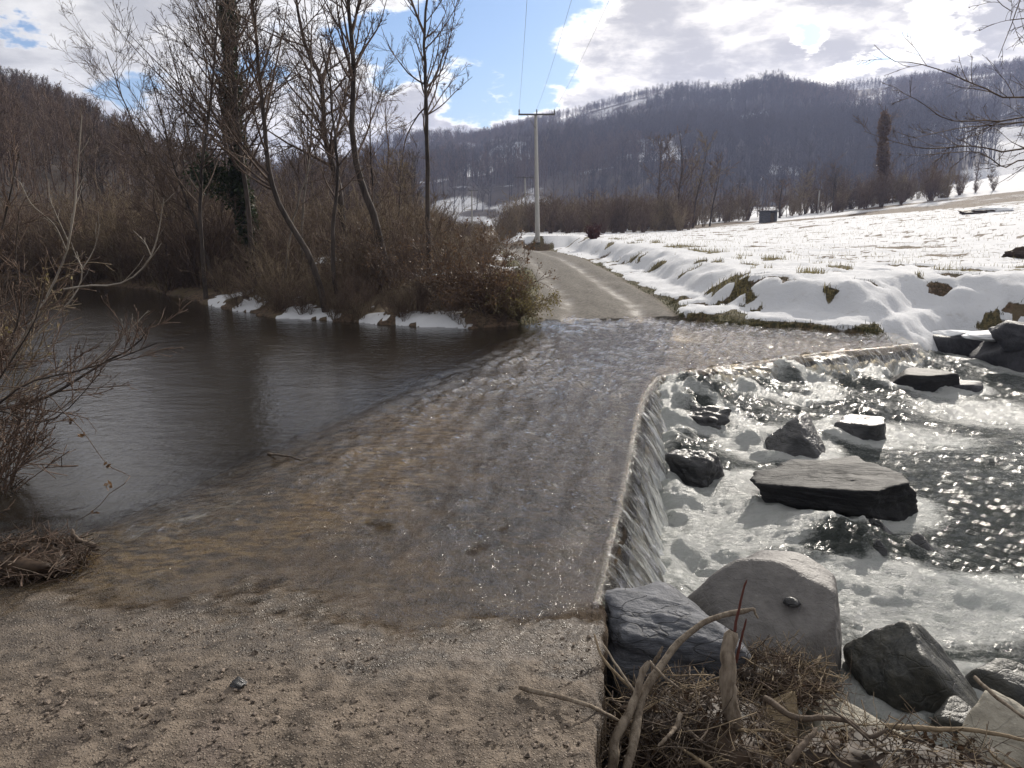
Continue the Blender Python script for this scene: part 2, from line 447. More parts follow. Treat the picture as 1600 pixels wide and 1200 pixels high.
def concrete_mat():
    m, g = new_mat('ford_concrete'); p = g.pos()
    n1 = g.noise(p, 1.6, 7, .62); n2 = g.noise(p, 9, 6, .65); n3 = g.noise(p, 60, 5, .65); n4 = g.noise(p, 170, 3, .6)
    st = g.voro(p, 95); stc = g.n('ShaderNodeSeparateColor', {0: g.voro(p, 95, out='Color')}).outputs[0]
    c = g.mix(g.ss(n2, .32, .68), (.062, .048, .038), (.215, .172, .134))
    c = g.mix(g.ss(n1, .52, .68), c, (.165, .13, .108))
    c = g.mix(g.m('MULTIPLY', g.ss(st, .45, .2), .55), c, g.mix(stc, (.12, .085, .06), (.46, .40, .33)))
    pit = g.ss(g.m('ADD', g.m('MULTIPLY', n3, .7), g.m('MULTIPLY', n2, .3)), .40, .33)
    c = g.mix(pit, c, (.035, .028, .022))
    dark = g.ss(g.m('ADD', g.m('MULTIPLY', g.noise(p, 4.2, 6, .72), .7), g.m('MULTIPLY', g.noise(p, .9, 3, .5), .3)), .52, .66, 0, .72)
    c = g.mix(dark, c, (.045, .035, .031))
    sepz = g.n('ShaderNodeSeparateXYZ', {0: p})
    wet = g.ss(g.m('ADD', sepz.outputs[2], g.m('MULTIPLY', g.m('SUBTRACT', n1, .5), .12)), .075, .01)
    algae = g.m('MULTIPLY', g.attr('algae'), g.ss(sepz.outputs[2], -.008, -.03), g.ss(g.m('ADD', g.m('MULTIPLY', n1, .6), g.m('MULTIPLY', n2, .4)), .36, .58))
    painted_caustic = g.noise(g.n('ShaderNodeMapping', {'Vector': p, 'Rotation': (0, 0, math.radians(16)), 'Scale': (.55, 1.5, 1.)}).outputs[0], 11, 7, .68, .5)  # rippled sunlight on the bed, painted into its colour as streaks
    c = g.mix(g.m('MULTIPLY', algae, .8), c, g.mix(g.ss(painted_caustic, .38, .62), (.050, .036, .022), (.34, .25, .125)))  # golden-brown algae, broken up by the painted light streaks
    c = g.mix(g.m('MULTIPLY', g.attr('silt'), g.ss(painted_caustic, .56, .68, 0., .8)), c, (.30, .25, .19))  # bright painted light streaks over the silt too
    c = g.mix(g.m('MULTIPLY', wet, .9), c, g.vm('SCALE', c, g.ss(sepz.outputs[2], .015, -.045, .74, .50)))
    c = g.mix(g.m('MULTIPLY', g.attr('silt'), g.ss(painted_caustic, .40, .62, 1., .62)), c, (.026, .023, .021))
    hgt = g.m('ADD', g.m('SUBTRACT', g.m('MULTIPLY', n3, .8), g.m('MULTIPLY', pit, .5)), g.m('ADD', g.m('MULTIPLY', n4, .35), g.m('MULTIPLY', g.ss(st, .5, .15), .35)))
    nrm = g.bump(hgt, 1.0, .018)
    g.out(g.principled(c, g.ss(wet, 0, 1, .84, .38), nrm, g.ss(sepz.outputs[2], -.022, -.002, 0., .32)))
    return m


M_CONC = concrete_mat()


def build_slab():
    ys = [.4]
    while ys[-1] < 15.5: ys.append(ys[-1] + max(.011, (ys[-1] - 1.9) * .014 if ys[-1] > 1.9 else .12))
    ys = np.array(ys)
    en = EDGE[:10]; xe = np.interp(ys, np.append(en[:, 1], [14.3, 16]), np.append(en[:, 0], [3.0, 3.1]))
    upy = UP[1:]; xl = np.interp(ys, np.append(upy[:, 1], 16), np.append(upy[:, 0], .75))
    xl = np.where(ys < 4.33, np.interp(ys, [3.2, 4.33], [-4.6, -2.49]), xl)
    nx = 270
    t = np.linspace(0, 1, nx); t = t ** 1.6
    X = xe[:, None] - t[None] * (xe - xl)[:, None]; Y = np.repeat(ys[:, None], nx, 1)
    # ragged downstream lip
    rag = (.02 * fbm(Y * 2.5, Y * 0, 3, 215) + .016 * fbm(Y * 8, Y * 0, 3, 205)) * np.exp(-t[None] * 60)
    X = X + rag
    Z = slab_z(X, Y)
    fine = .0075 * fbm(X * 38, Y * 38, 3, 203, .7) + .007 * fbm(X * 11, Y * 11, 3, 204)
    Z = Z + fine * smooth(Y, 8, 4)
    # round the lip over and down the side; sink the upstream edge
    v = np.stack([X, Y, Z], -1)
    lipw = []
    for k, (o, dz) in enumerate(((.012, -.012), (.022, -.05), (.015, -.16), (.03, -.3), (.01, -.5), (.02, -1.2))):
        w = v[:, 0].copy(); w[:, 0] += o + .012 * fbm(ys * 5, ys * 0 + k, 3, 206 + k) * (1 if k else 0); w[:, 2] += dz; lipw.append(w)
    back = []
    for k, (o, dz) in enumerate(((.15, -.012), (.45, -.05), (.9, -.16), (1.5, -.45), (1.9, -.9))):
        w = v[:, -1].copy(); w[:, 0] -= o; w[:, 2] += dz; back.append(w)
    full = np.concatenate([np.stack(lipw[::-1], 1), v, np.stack(back, 1)], 1)
    f = grid_faces(full.shape[0], full.shape[1])
    fx, fy = full[..., 0].ravel(), full[..., 1].ravel(); du = seg_dist(fx, fy, UP)[0]; wob = .5 * fbm(fx * .9, fy * .6, 3, 216)
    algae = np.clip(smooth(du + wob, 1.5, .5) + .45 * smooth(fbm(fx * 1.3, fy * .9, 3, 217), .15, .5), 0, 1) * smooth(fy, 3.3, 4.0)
    silt = np.clip(.85 * smooth(fy + wob, 7.2, 9.6) + .75 * smooth(du + wob, .8, 1.5) * smooth(fy + .3 * wob, 3.8, 4.8) + .5 * smooth(fbm(fx * 1.1, fy * .8, 4, 218), .2, .6) * smooth(fy, 3.2, 3.8), 0, .9)
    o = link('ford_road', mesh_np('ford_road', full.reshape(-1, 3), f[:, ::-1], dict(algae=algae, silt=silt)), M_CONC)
    o['kind'] = 'structure'


build_slab()

# ------------------------------------------------------------------ water
def up_signed(x, y):
    """>0 on the pool side of the ford's upstream edge"""
    d, s = seg_dist(x, y, UP); return -d * s


def water_mat():
    m, g = new_mat('river_water'); p = g.pos()
    deep, rough = g.attr('deep'), g.attr('chop')
    fl = g.vm('MULTIPLY', p, (2.2, 1.0, 1.0))
    pl_ = g.vm('MULTIPLY', p, (1.0, 1.6, 1.0))
    a = g.noise(fl, 9, 4, .6, .6); b = g.noise(fl, 30, 3, .55, .4); c = g.noise(pl_, 5, 4, .6, .3)
    hf = g.m('ADD', g.m('MULTIPLY', a, .030), g.m('MULTIPLY', b, .009))
    hp = g.m('MULTIPLY', c, .006)
    hgt = g.m('ADD', g.m('MULTIPLY', hf, rough), hp)
    nrm = g.n('ShaderNodeBump', {'Height': hgt, 'Strength': 1.0, 'Distance': 1.0}).outputs[0]
    body = g.n('ShaderNodeBsdfTransparent', {'Color': g.mix(g.attr('thin'), (1, 1, 1), (.96, .88, .74))}).outputs[0]
    mud = g.n('ShaderNodeBsdfDiffuse', {'Color': (.017, .014, .010, 1)}).outputs[0]
    base = g.n('ShaderNodeMixShader', {0: deep, 1: body, 2: mud}).outputs[0]
    bf = g.n('ShaderNodeNewGeometry').outputs['Backfacing']      # a thin sheet: the same reflectance from either side
    fr = g.n('ShaderNodeFresnel', {'IOR': g.ss(bf, 0, 1, 1.42, 1 / 1.42), 'Normal': nrm}).outputs[0]
    gl = g.n('ShaderNodeBsdfGlossy', {'Color': (1, 1, 1, 1), 'Roughness': .045, 'Normal': nrm}).outputs[0]
    film = g.ss(g.m('ADD', g.attr('thin'), g.m('MULTIPLY', g.m('SUBTRACT', g.noise(p, 25, 4, .6), .5), .35)), .0, .38)
    g.out(g.n('ShaderNodeMixShader', {0: g.m('MULTIPLY', fr, film), 1: base, 2: gl}).outputs[0])
    return m


def fall_mat():
    m, g = new_mat('falling_water')
    uv = g.n('ShaderNodeCombineXYZ', {0: g.attr('along'), 1: g.m('MULTIPLY', g.attr('down'), .12), 2: 0.}).outputs[0]
    s1 = g.noise(uv, 14, 6, .62, .35); s2 = g.noise(uv, 55, 4, .6)
    down = g.attr('down')
    hgt = g.m('ADD', g.m('MULTIPLY', s1, .05), g.m('MULTIPLY', s2, .016))
    nrm = g.n('ShaderNodeBump', {'Height': hgt, 'Strength': g.ss(down, .0, .12, .3, 1.), 'Distance': 1.0}).outputs[0]
    foam = g.ss(g.m('ADD', g.m('ADD', s1, g.m('MULTIPLY', s2, .35)), g.m('MULTIPLY', down, .42)), .74, 1.08, 0, .85)
    body = g.n('ShaderNodeBsdfTransparent', {'Color': (.62, .58, .5, 1)}).outputs[0]
    wh = g.principled((.62, .64, .62), .35, nrm, .5)
    base = g.n('ShaderNodeMixShader', {0: foam, 1: body, 2: wh}).outputs[0]
    bf = g.n('ShaderNodeNewGeometry').outputs['Backfacing']
    fr = g.n('ShaderNodeFresnel', {'IOR': g.ss(bf, 0, 1, 1.4, 1 / 1.4), 'Normal': nrm}).outputs[0]
    gl = g.n('ShaderNodeBsdfGlossy', {'Color': (1, 1, 1, 1), 'Roughness': .10, 'Normal': nrm}).outputs[0]
    g.out(g.n('ShaderNodeMixShader', {0: g.m('MAXIMUM', fr, g.ss(down, .1, .5, 0., .16)), 1: base, 2: gl}).outputs[0])
    return m


def rapids_mat():
    m, g = new_mat('white_water'); p = g.pos(); fo = g.attr('foam')
    fl = g.n('ShaderNodeMapping', {'Vector': p, 'Rotation': (0, 0, math.radians(18)), 'Scale': (.5, 2.6, 1.2)}).outputs[0]
    n1 = g.noise(fl, 3.6, 7, .66, .6); n2 = g.noise(fl, 15, 7, .72, .5); n3 = g.noise(p, 60, 5, .7); n4 = g.noise(p, 170, 3, .65)
    v1 = g.voro(g.vm('ADD', fl, g.vm('SCALE', g.n('ShaderNodeTexNoise', {'Vector': fl, 'Scale': 7.0}).outputs['Color'], .35)), 9, 'SMOOTH_F1')
    lace = g.m('ADD', g.m('ADD', g.m('MULTIPLY', n1, .30), g.m('MULTIPLY', n2, .40)), g.m('MULTIPLY', n3, .36))
    f = g.ss(g.m('ADD', g.m('MULTIPLY', fo, .84), lace), .74, 1.06)
    hgt = g.m('ADD', g.m('ADD', g.m('MULTIPLY', n2, .034), g.m('MULTIPLY', n3, .032)), g.m('MULTIPLY', n4, .014))
    nrm = g.n('ShaderNodeBump', {'Height': hgt, 'Strength': 1.0, 'Distance': 1.0}).outputs[0]
    wcol = g.mix(g.ss(n2, .3, .6), (.74, .78, .75), (.92, .93, .92))
    wh = g.principled(wcol, .38, nrm, .5)
    tr = g.n('ShaderNodeBsdfTranslucent', {'Color': (.78, .82, .78, 1), 'Normal': nrm}).outputs[0]
    wh = g.n('ShaderNodeMixShader', {0: .42, 1: wh, 2: tr}).outputs[0]
    dk = g.mix(fo, (.045, .054, .050), (.09, .108, .098))
    nrd = g.n('ShaderNodeBump', {'Height': hgt, 'Strength': 1.0, 'Distance': 1.5}).outputs[0]
    dw = g.principled(dk, .11, nrd, .5, **{'IOR': 1.34})
    g.out(g.n('ShaderNodeMixShader', {0: f, 1: dw, 2: wh}).outputs[0])
    return m


M_WATER, M_FALL, M_RAPID = water_mat(), fall_mat(), rapids_mat()


def build_upper_water():
    az = np.radians(np.concatenate([np.arange(-66, -40, .7), np.arange(-40, 36, .165)]))
    r = [2.6]
    while r[-1] < 70: r.append(r[-1] * (1.0058 if r[-1] < 15.5 else 1.04))
    r = np.array(r); x, y = polar_grid(az, r)
    us = up_signed(x, y)
    ford = smooth(us, .5, -.25)
    es = edge_side(x, y)
    a = fbm(x * 4.6 + .35 * y, y * 1.9, 3, 301, .5); b = fbm(x * 10 + 1.3 * y, y * 5.5, 3, 302)
    w = np.sin(9.5 * (x * .93 - y * .30) + 2.2 * fbm(x * .9, y * .9, 3, 303)) * smooth(fbm(x * .8, y * .5, 2, 304), -.35, .35)
    depthk = smooth(y, 3.2, 4.9)
    jx = x + .16 * fbm(x * 1.1, y * 1.1, 3, 310); jy = y + .22 * fbm(x * 1.1 + 7, y * 1.1, 3, 311)
    e1 = smooth(fbm(x * .7, y * .5, 3, 312), -.5, .3); e2 = smooth(fbm(x * .7 + 4, y * .5, 3, 313), -.5, .3)
    cr = np.sin(25 * (jx * .95 - jy * .22)) * e1 + .9 * np.sin(21 * (jx * .62 + jy * .55)) * e2 + .6 * np.sin(36 * (jx * .8 - jy * .6)) * e1
    z = ford * depthk * (.010 * a + .008 * b + .007 * w + .0055 * cr * (1.0 + 1.7 * smooth(y, 4.5, 9.5))) + .0016 * fbm(x * 2, y * 3.2, 3, 305)
    # the wave that stands along the ford's upstream edge
    z = z + .007 * np.exp(-((us - .05 - .3 * fbm(x * .8, y * .8, 3, 306)) / .3) ** 2) * depthk * np.sin(us * 19 + fbm(x * 2, y * 1.2, 3, 307) * 3)
    z = z - .02 * smooth(-es, .35, 0) - .008 * ford
    far = smooth(y, 13, 9); z = np.where(y > 10, z + (1 - far) * 0, z)
    deep = smooth(us + .25 * fbm(x * .9, y * .9, 3, 308), -.45, 1.25)
    thin = smooth(z - slab_z(x, y), .0, .045); thin = np.where(us > .4, 1, thin)
    v = np.stack([x, y, z], 1); f = grid_faces(len(r), len(az))
    d, _ = seg_dist(x, y, RIV, True); ins = inside(x, y, RIV)
    ok = (es < -.015) & (ins | (d < .8))
    keep = ok[f].all(1)
    vv, ff, aa = sub_mesh(v, f, keep, dict(deep=deep, thin=thin, chop=.12 + .88 * ford * (.35 + .65 * depthk)))
    o = link('river_water', mesh_np('river_water', vv, ff, aa), M_WATER); o['kind'] = 'structure'


build_upper_water()


def resample(pts, step):
    pts = np.asarray(pts, float); L = np.r_[0, np.cumsum(np.linalg.norm(np.diff(pts, axis=0), axis=1))]
    s = np.arange(0, L[-1], step); return np.stack([np.interp(s, L, pts[:, k]) for k in range(pts.shape[1])], 1), s


def low_level(x, y): return -.56 - .02 * np.clip(x - 1, 0, 12)


def build_fall():
    e = [q for q in EDGE if q[1] > 3.15]
    p, s = resample(e, .022)
    for _ in range(30): p[1:-1] = (p[:-2] + p[1:-1] * 2 + p[2:]) / 4
    tn = np.gradient(p, axis=0); tn /= np.linalg.norm(tn, axis=1)[:, None]
    nr = np.stack([tn[:, 1], -tn[:, 0]], 1)
    far = smooth(s, s[-1] * .42, s[-1] * .56)          # the natural ledge on the far side
    nq = 34; q = np.linspace(0, 1, nq)
    o_ = -.06 + .40 * q; drop = np.interp(q, [0, .08, .17, .28, .45, 1], [0, .004, .03, .09, .2, .66])
    X = p[:, None, 0] + nr[:, None, 0] * o_[None]; Y = p[:, None, 1] + nr[:, None, 1] * o_[None]
    sc = 1 + .25 * fbm(s * 1.2, s * 0, 2, 401)[:, None]
    reach = (1 + far[:, None] * (.9 + .7 * fbm(s * 2.2, s * 0 + 3, 3, 402)[:, None])) * sc
    X = p[:, None, 0] + nr[:, None, 0] * (o_[None] * np.where(o_[None] > 0, reach, 1)); Y = p[:, None, 1] + nr[:, None, 1] * (o_[None] * np.where(o_[None] > 0, reach, 1))
    n1 = fbm(s[:, None] * 11 + 0 * q, q[None] * 1.2 + 0 * s[:, None], 4, 403, .7)
    nf = fbm(X * 5, Y * 5, 3, 404)
    Z = -.028 + .001 - drop[None] + n1 * .022 * smooth(q, .1, .3)[None] + far[:, None] * nf * .07 * smooth(q, .1, .4)[None]
    push = n1 * .030 * smooth(q, .08, .4)[None]
    X = X + nr[:, None, 0] * push; Y = Y + nr[:, None, 1] * push
    v = np.stack([X, Y, Z], -1).reshape(-1, 3)
    f = grid_faces(len(s), nq)
    o = link('waterfall', mesh_np('waterfall', v, f, dict(along=np.repeat(s, nq), down=np.tile(q, len(s)))), M_FALL); o['kind'] = 'structure'


build_fall()

# ------------------------------------------------------------------ rocks
import bmesh
_ico = {}


def ico(sub):
    if sub not in _ico:
        bm = bmesh.new(); bmesh.ops.create_icosphere(bm, subdivisions=sub, radius=1)
        bm.verts.ensure_lookup_table()
        _ico[sub] = (np.array([v.co[:] for v in bm.verts]), np.array([[w.index for w in f.verts] for f in bm.faces])); bm.free()
    return _ico[sub]


def rock_mat(name, c1, c2, rough, spec=.4, crack=.5, strata=(1, 1, 1), damp=0.):
    m, g = new_mat(name); p = g.obj()
    q = g.vm('MULTIPLY', p, strata)
    n1 = g.noise(q, 3.0, 7, .62, .5); n2 = g.noise(q, 16, 6, .65); n3 = g.noise(p, 75, 4, .6)
    v = g.voro(g.vm('ADD', q, g.vm('SCALE', g.n('ShaderNodeTexNoise', {'Vector': q, 'Scale': 4.0}).outputs['Color'], .3)), 4.5, 'DISTANCE_TO_EDGE')
    c = g.mix(g.ss(g.m('ADD', g.m('MULTIPLY', n1, .5), g.m('MULTIPLY', n2, .5)), .36, .66), c1, c2)
    ck = g.ss(v, .03, .0, 0, crack)
    c = g.mix(g.m('MULTIPLY', ck, .6), c, (.02, .018, .016))
    c = g.mix(g.ss(n3, .62, .72, 0, .35), c, (min(1, c2[0] * 1.7), min(1, c2[1] * 1.7), min(1, c2[2] * 1.65)))
    rg = rough
    if damp:
        wz = g.n('ShaderNodeSeparateXYZ', {0: g.pos()}).outputs[2]
        w = g.ss(g.m('ADD', wz, g.m('MULTIPLY', n1, .15)), -.22, -.42, 0, damp)
        c = g.mix(w, c, g.vm('SCALE', c, .35)); rg = g.ss(w, 0, 1, rough, .22)
    hgt = g.m('ADD', g.m('ADD', g.m('MULTIPLY', n2, .022), g.m('MULTIPLY', n3, .005)), g.m('MULTIPLY', ck, -.012))
    g.out(g.principled(c, rg, g.n('ShaderNodeBump', {'Height': hgt, 'Strength': .8, 'Distance': 1.0}).outputs[0], spec))
    return m


M_RDARK = rock_mat('wet_dark_rock', (.016, .016, .018), (.05, .05, .053), .36, .6, .5, (1, 1, 2.5))
M_RSLAB = rock_mat('wet_slate', (.009, .009, .010), (.028, .0275, .028), .6, .15, .12, (.5, 1.6, 3))
M_RBLUE = rock_mat('blue_grey_rock', (.045, .05, .062), (.15, .155, .175), .75, .3, .7, (.7, 1, 3.2))
M_RPALE = rock_mat('pale_smooth_rock', (.105, .098, .095), (.165, .155, .149), .55, .35, .15, damp=.7)
M_RBOULD = rock_mat('mossy_dark_rock', (.022, .024, .024), (.085, .082, .068), .42, .45, .25)
M_RTAN = rock_mat('tan_rock', (.17, .125, .075), (.34, .27, .175), .8, .25, .4)
M_RCREAM = rock_mat('cream_rock', (.24, .22, .18), (.42, .39, .33), .85, .2, .3)
M_RBLOCK = rock_mat('dark_block_rock', (.03, .03, .036), (.075, .075, .085), .6, .35, .5)
M_SNOW, g = new_mat('snow'); p = g.pos()
g.out(g.principled((.80, .81, .83), .75, g.bump(g.noise(p, 18, 5, .6), .4, .03), .25))

ROCKS = []          # (x, y, rx, ry) in plan, for the foam round them


def rock_shape(seed, sub, planes=(), nrand=13, p=18, amp=.05, freq=2.2, strata=1.):
    rg = np.random.default_rng(seed)
    d, f = ico(sub)
    N = rg.normal(size=(nrand, 3)); N /= np.linalg.norm(N, axis=1)[:, None]; D = rg.uniform(.72, 1.1, nrand)
    for (n, dd) in planes:
        n = np.array(n, float); N = np.vstack([N, n / np.linalg.norm(n)]); D = np.append(D, dd)
    q = np.clip(d @ N.T / D[None], 0, None) ** p
    r = (q.sum(1) + 1e-9) ** (-1 / p)
    v = d * np.minimum(r, 1.6)[:, None]
    lo, hi = v.min(0), v.max(0); v = (v - (lo + hi) / 2) / ((hi - lo) / 2)
    s = seed * 3.1
    n1 = fbm(v[:, 0] * freq + v[:, 2] * 1.3 * strata + s, v[:, 1] * freq - v[:, 2] * .9 * strata + s, 5, seed)
    n2 = fbm(v[:, 2] * freq * strata + v[:, 0] * .8 - s, v[:, 1] * freq + v[:, 0] * .7, 5, seed + 9)
    return v + d * (amp * (n1 + n2))[:, None], f


def rock(name, label, box, zw, mat, seed, dep=.8, sub=5, group=None, cat='rock', bury=.22, tilt=0., snowcap=False, **kw):
    u0, v0, u1, v1 = box; uc = (u0 + u1) / 2
    c = P(uc, v1, zw); w = (u1 - u0) / 1200 * c[1] * 1.02
    ry = dep * w / 2
    y = c[1] + ry * .75
    w = (u1 - u0) / 1200 * (y * CP + (CAM_Z - zw) * SP)
    top = PY(uc, v0, y + ry * .2)[2]; top = max(top, zw + .06)
    x = PY(uc, (v0 + v1) / 2, y)[0]
    hz = (top - zw + bury) / 2
    vv, f = rock_shape(seed, sub, **kw)
    vv = vv * np.array([w / 2, ry, hz])
    o = link(name, mesh_np(name, vv, f), mat, loc=(x, y, zw - bury + hz))
    o.rotation_euler = (0, tilt, 0)
    tag(o, label, cat, group)
    ROCKS.append((x, y, w / 2, ry, zw))
    return o


LZ = -.60
GB = 'boulders at the end of the ford'
GR = 'rocks standing in the rapids'
rock('boulder', 'blue-grey rough boulder tight against the ford edge behind the driftwood', (938, 932, 1150, 1130), -.55, M_RBLUE, 3, 1.0, 6, GB, 'boulder', planes=[((.15, -.1, 1), .62), ((0, -1, .25), .7), ((-1, -.1, .1), .75)], amp=.05, strata=2.2)
big = rock('boulder', 'big pale boulder with a smooth sloping face above the driftwood heap', (1040, 868, 1312, 1085), -.6, M_RPALE, 8, .95, 6, GB, 'boulder', planes=[((-.22, -.62, .75), .50), ((.9, -.35, .1), .72), ((0, .3, 1), .85)], nrand=9, p=26, amp=.022)
rock('boulder', 'black rounded boulder standing alone in the water near the right edge', (1338, 968, 1524, 1135), -.62, M_RBOULD, 12, 1.0, 6, GB, 'boulder', planes=[((-.7, -.2, .6), .72), ((.6, -.3, .7), .8)], nrand=8, p=12, amp=.045)
rock('boulder', 'dark boulder cut by the right picture edge behind the black one', (1508, 1030, 1640, 1120), -.62, M_RBOULD, 15, 1.0, 5, GB, 'boulder', planes=[((0, -.2, 1), .7)], amp=.045)
rock('stone', 'small dark stone with a pale worn top below the black boulder', (1448, 1100, 1550, 1175), -.58, M_RBOULD, 17, .9, 5, GB, 'boulder', planes=[((0, -.1, 1), .6)], amp=.03)
rock('stone', 'tan blocky stone resting in front of the driftwood heap', (1136, 1082, 1252, 1205), -.52, M_RTAN, 20, .9, 5, GB, 'boulder', planes=[((-.3, -.3, 1), .66), ((.8, -.6, .1), .7), ((-.5, -1, .2), .75)], nrand=8, p=24, amp=.03)
rock('stone', 'flat cream stone lying on the shore right of the tan one', (1235, 1122, 1420, 1235), -.56, M_RCREAM, 23, .8, 5, GB, 'boulder', planes=[((0, -.1, 1), .5)], amp=.03)
rock('stone', 'cream stone with dry grass in the lower right corner', (1490, 1096, 1660, 1240), -.56, M_RCREAM, 26, .9, 5, GB, 'boulder', planes=[((-.3, -.3, 1), .62)], amp=.03)
rock('stone', 'grey stone half hidden at the foot of the ford under the driftwood', (930, 1120, 1060, 1240), -.56, M_RBLUE, 27, .9, 5, GB, 'boulder', amp=.04)
# rapids
rock('slab_rock', 'long flat wet slab with a black front edge, largest rock in the rapids', (1150, 724, 1422, 812), LZ, M_RSLAB, 31, .8, 6, GR, planes=[((-.05, -.06, 1), .42), ((0, .1, 1), .5), ((-.35, -1, .05), .72), ((.6, -.8, 0), .75), ((1, .1, .2), .85)], nrand=7, p=30, amp=.055, freq=3.0, strata=.9)
rock('pointed_rock', 'pointed dark rock with ribbed glossy side in mid rapids', (1184, 648, 1292, 718), LZ, M_RDARK, 35, .9, 5, GR, planes=[((-.8, -.3, .75), .55), ((.75, -.5, .6), .55), ((0, -1, .4), .7)], nrand=6, p=24, amp=.05)
rock('wet_rock', 'low wet rock right of the pointed one, water sliding over it', (1296, 650, 1390, 697), LZ, M_RDARK, 38, .9, 5, GR, planes=[((-.1, 0, 1), .5), ((1, -.4, .1), .7)], amp=.04)
rock('wet_rock', 'dark rock with a bright glossy face below the far ledge', (1120, 576, 1282, 642), LZ + .06, M_RDARK, 41, .9, 5, GR, planes=[((.55, -.3, .8), .55), ((-.5, -.4, .8), .6)], nrand=7, p=20, amp=.05)
rock('flat_rock', 'grey flat-topped slab at the upper right of the rapids', (1374, 576, 1494, 615), LZ + .12, M_RSLAB, 44, .8, 5, GR, planes=[((0, -.05, 1), .5), ((.3, -1, 0), .7)], nrand=7, p=26, amp=.03)
rock('flat_rock', 'thin low slab touching the right end of the grey flat slab', (1448, 596, 1536, 617), LZ + .08, M_RBLOCK, 47, .6, 4, GR, planes=[((0, 0, 1), .4)], nrand=6, p=26, amp=.03)
rock('small_rock', 'small dark rock just below the right end of the long slab', (1352, 808, 1396, 842), LZ + .03, M_RDARK, 50, .9, 4, GR, amp=.05)
rock('small_rock', 'small low dark rock by itself right of the ledge', (1420, 834, 1470, 862), LZ + .03, M_RDARK, 53, .9, 4, GR, amp=.05)
rock('small_rock', 'small round black stone at the end of the water ledge', (1355, 842, 1388, 874), LZ + .05, M_RDARK, 56, .9, 4, GR, amp=.05)
rock('wet_rock', 'jagged wet rock at the foot of the fall, upper one', (1030, 630, 1140, 692), LZ, M_RDARK, 59, .9, 5, GR, amp=.09, freq=4)
rock('wet_rock', 'jagged wet rock at the foot of the fall, lower one', (1038, 700, 1135, 770), LZ, M_RDARK, 62, .9, 5, GR, amp=.09, freq=4)
# blocks along the far bank
bk = rock('rock_block', 'big dark block under snow at the far bank, right picture edge', (1520, 524, 1680, 586), -.62, M_RBLOCK, 65, .6, 5, GR, planes=[((0, 0, 1), .6), ((0, -1, 0), .6)], nrand=4, p=30, amp=.03)
bk2 = rock('rock_block', 'smaller dark block left of the snow covered one', (1448, 522, 1530, 566), -.6, M_RBLOCK, 68, .7, 5, GR, planes=[((0, 0, 1), .6), ((0, -1, .1), .7)], nrand=6, p=24, amp=.04)
rock('rock_block', 'dark rock poking out of the snow above the far blocks', (1550, 500, 1640, 530), .02, M_RBLOCK, 71, .7, 4, GR, amp=.07)


def on_rock(o, u0, v0, u1, v1, sc=1.0):
    return o


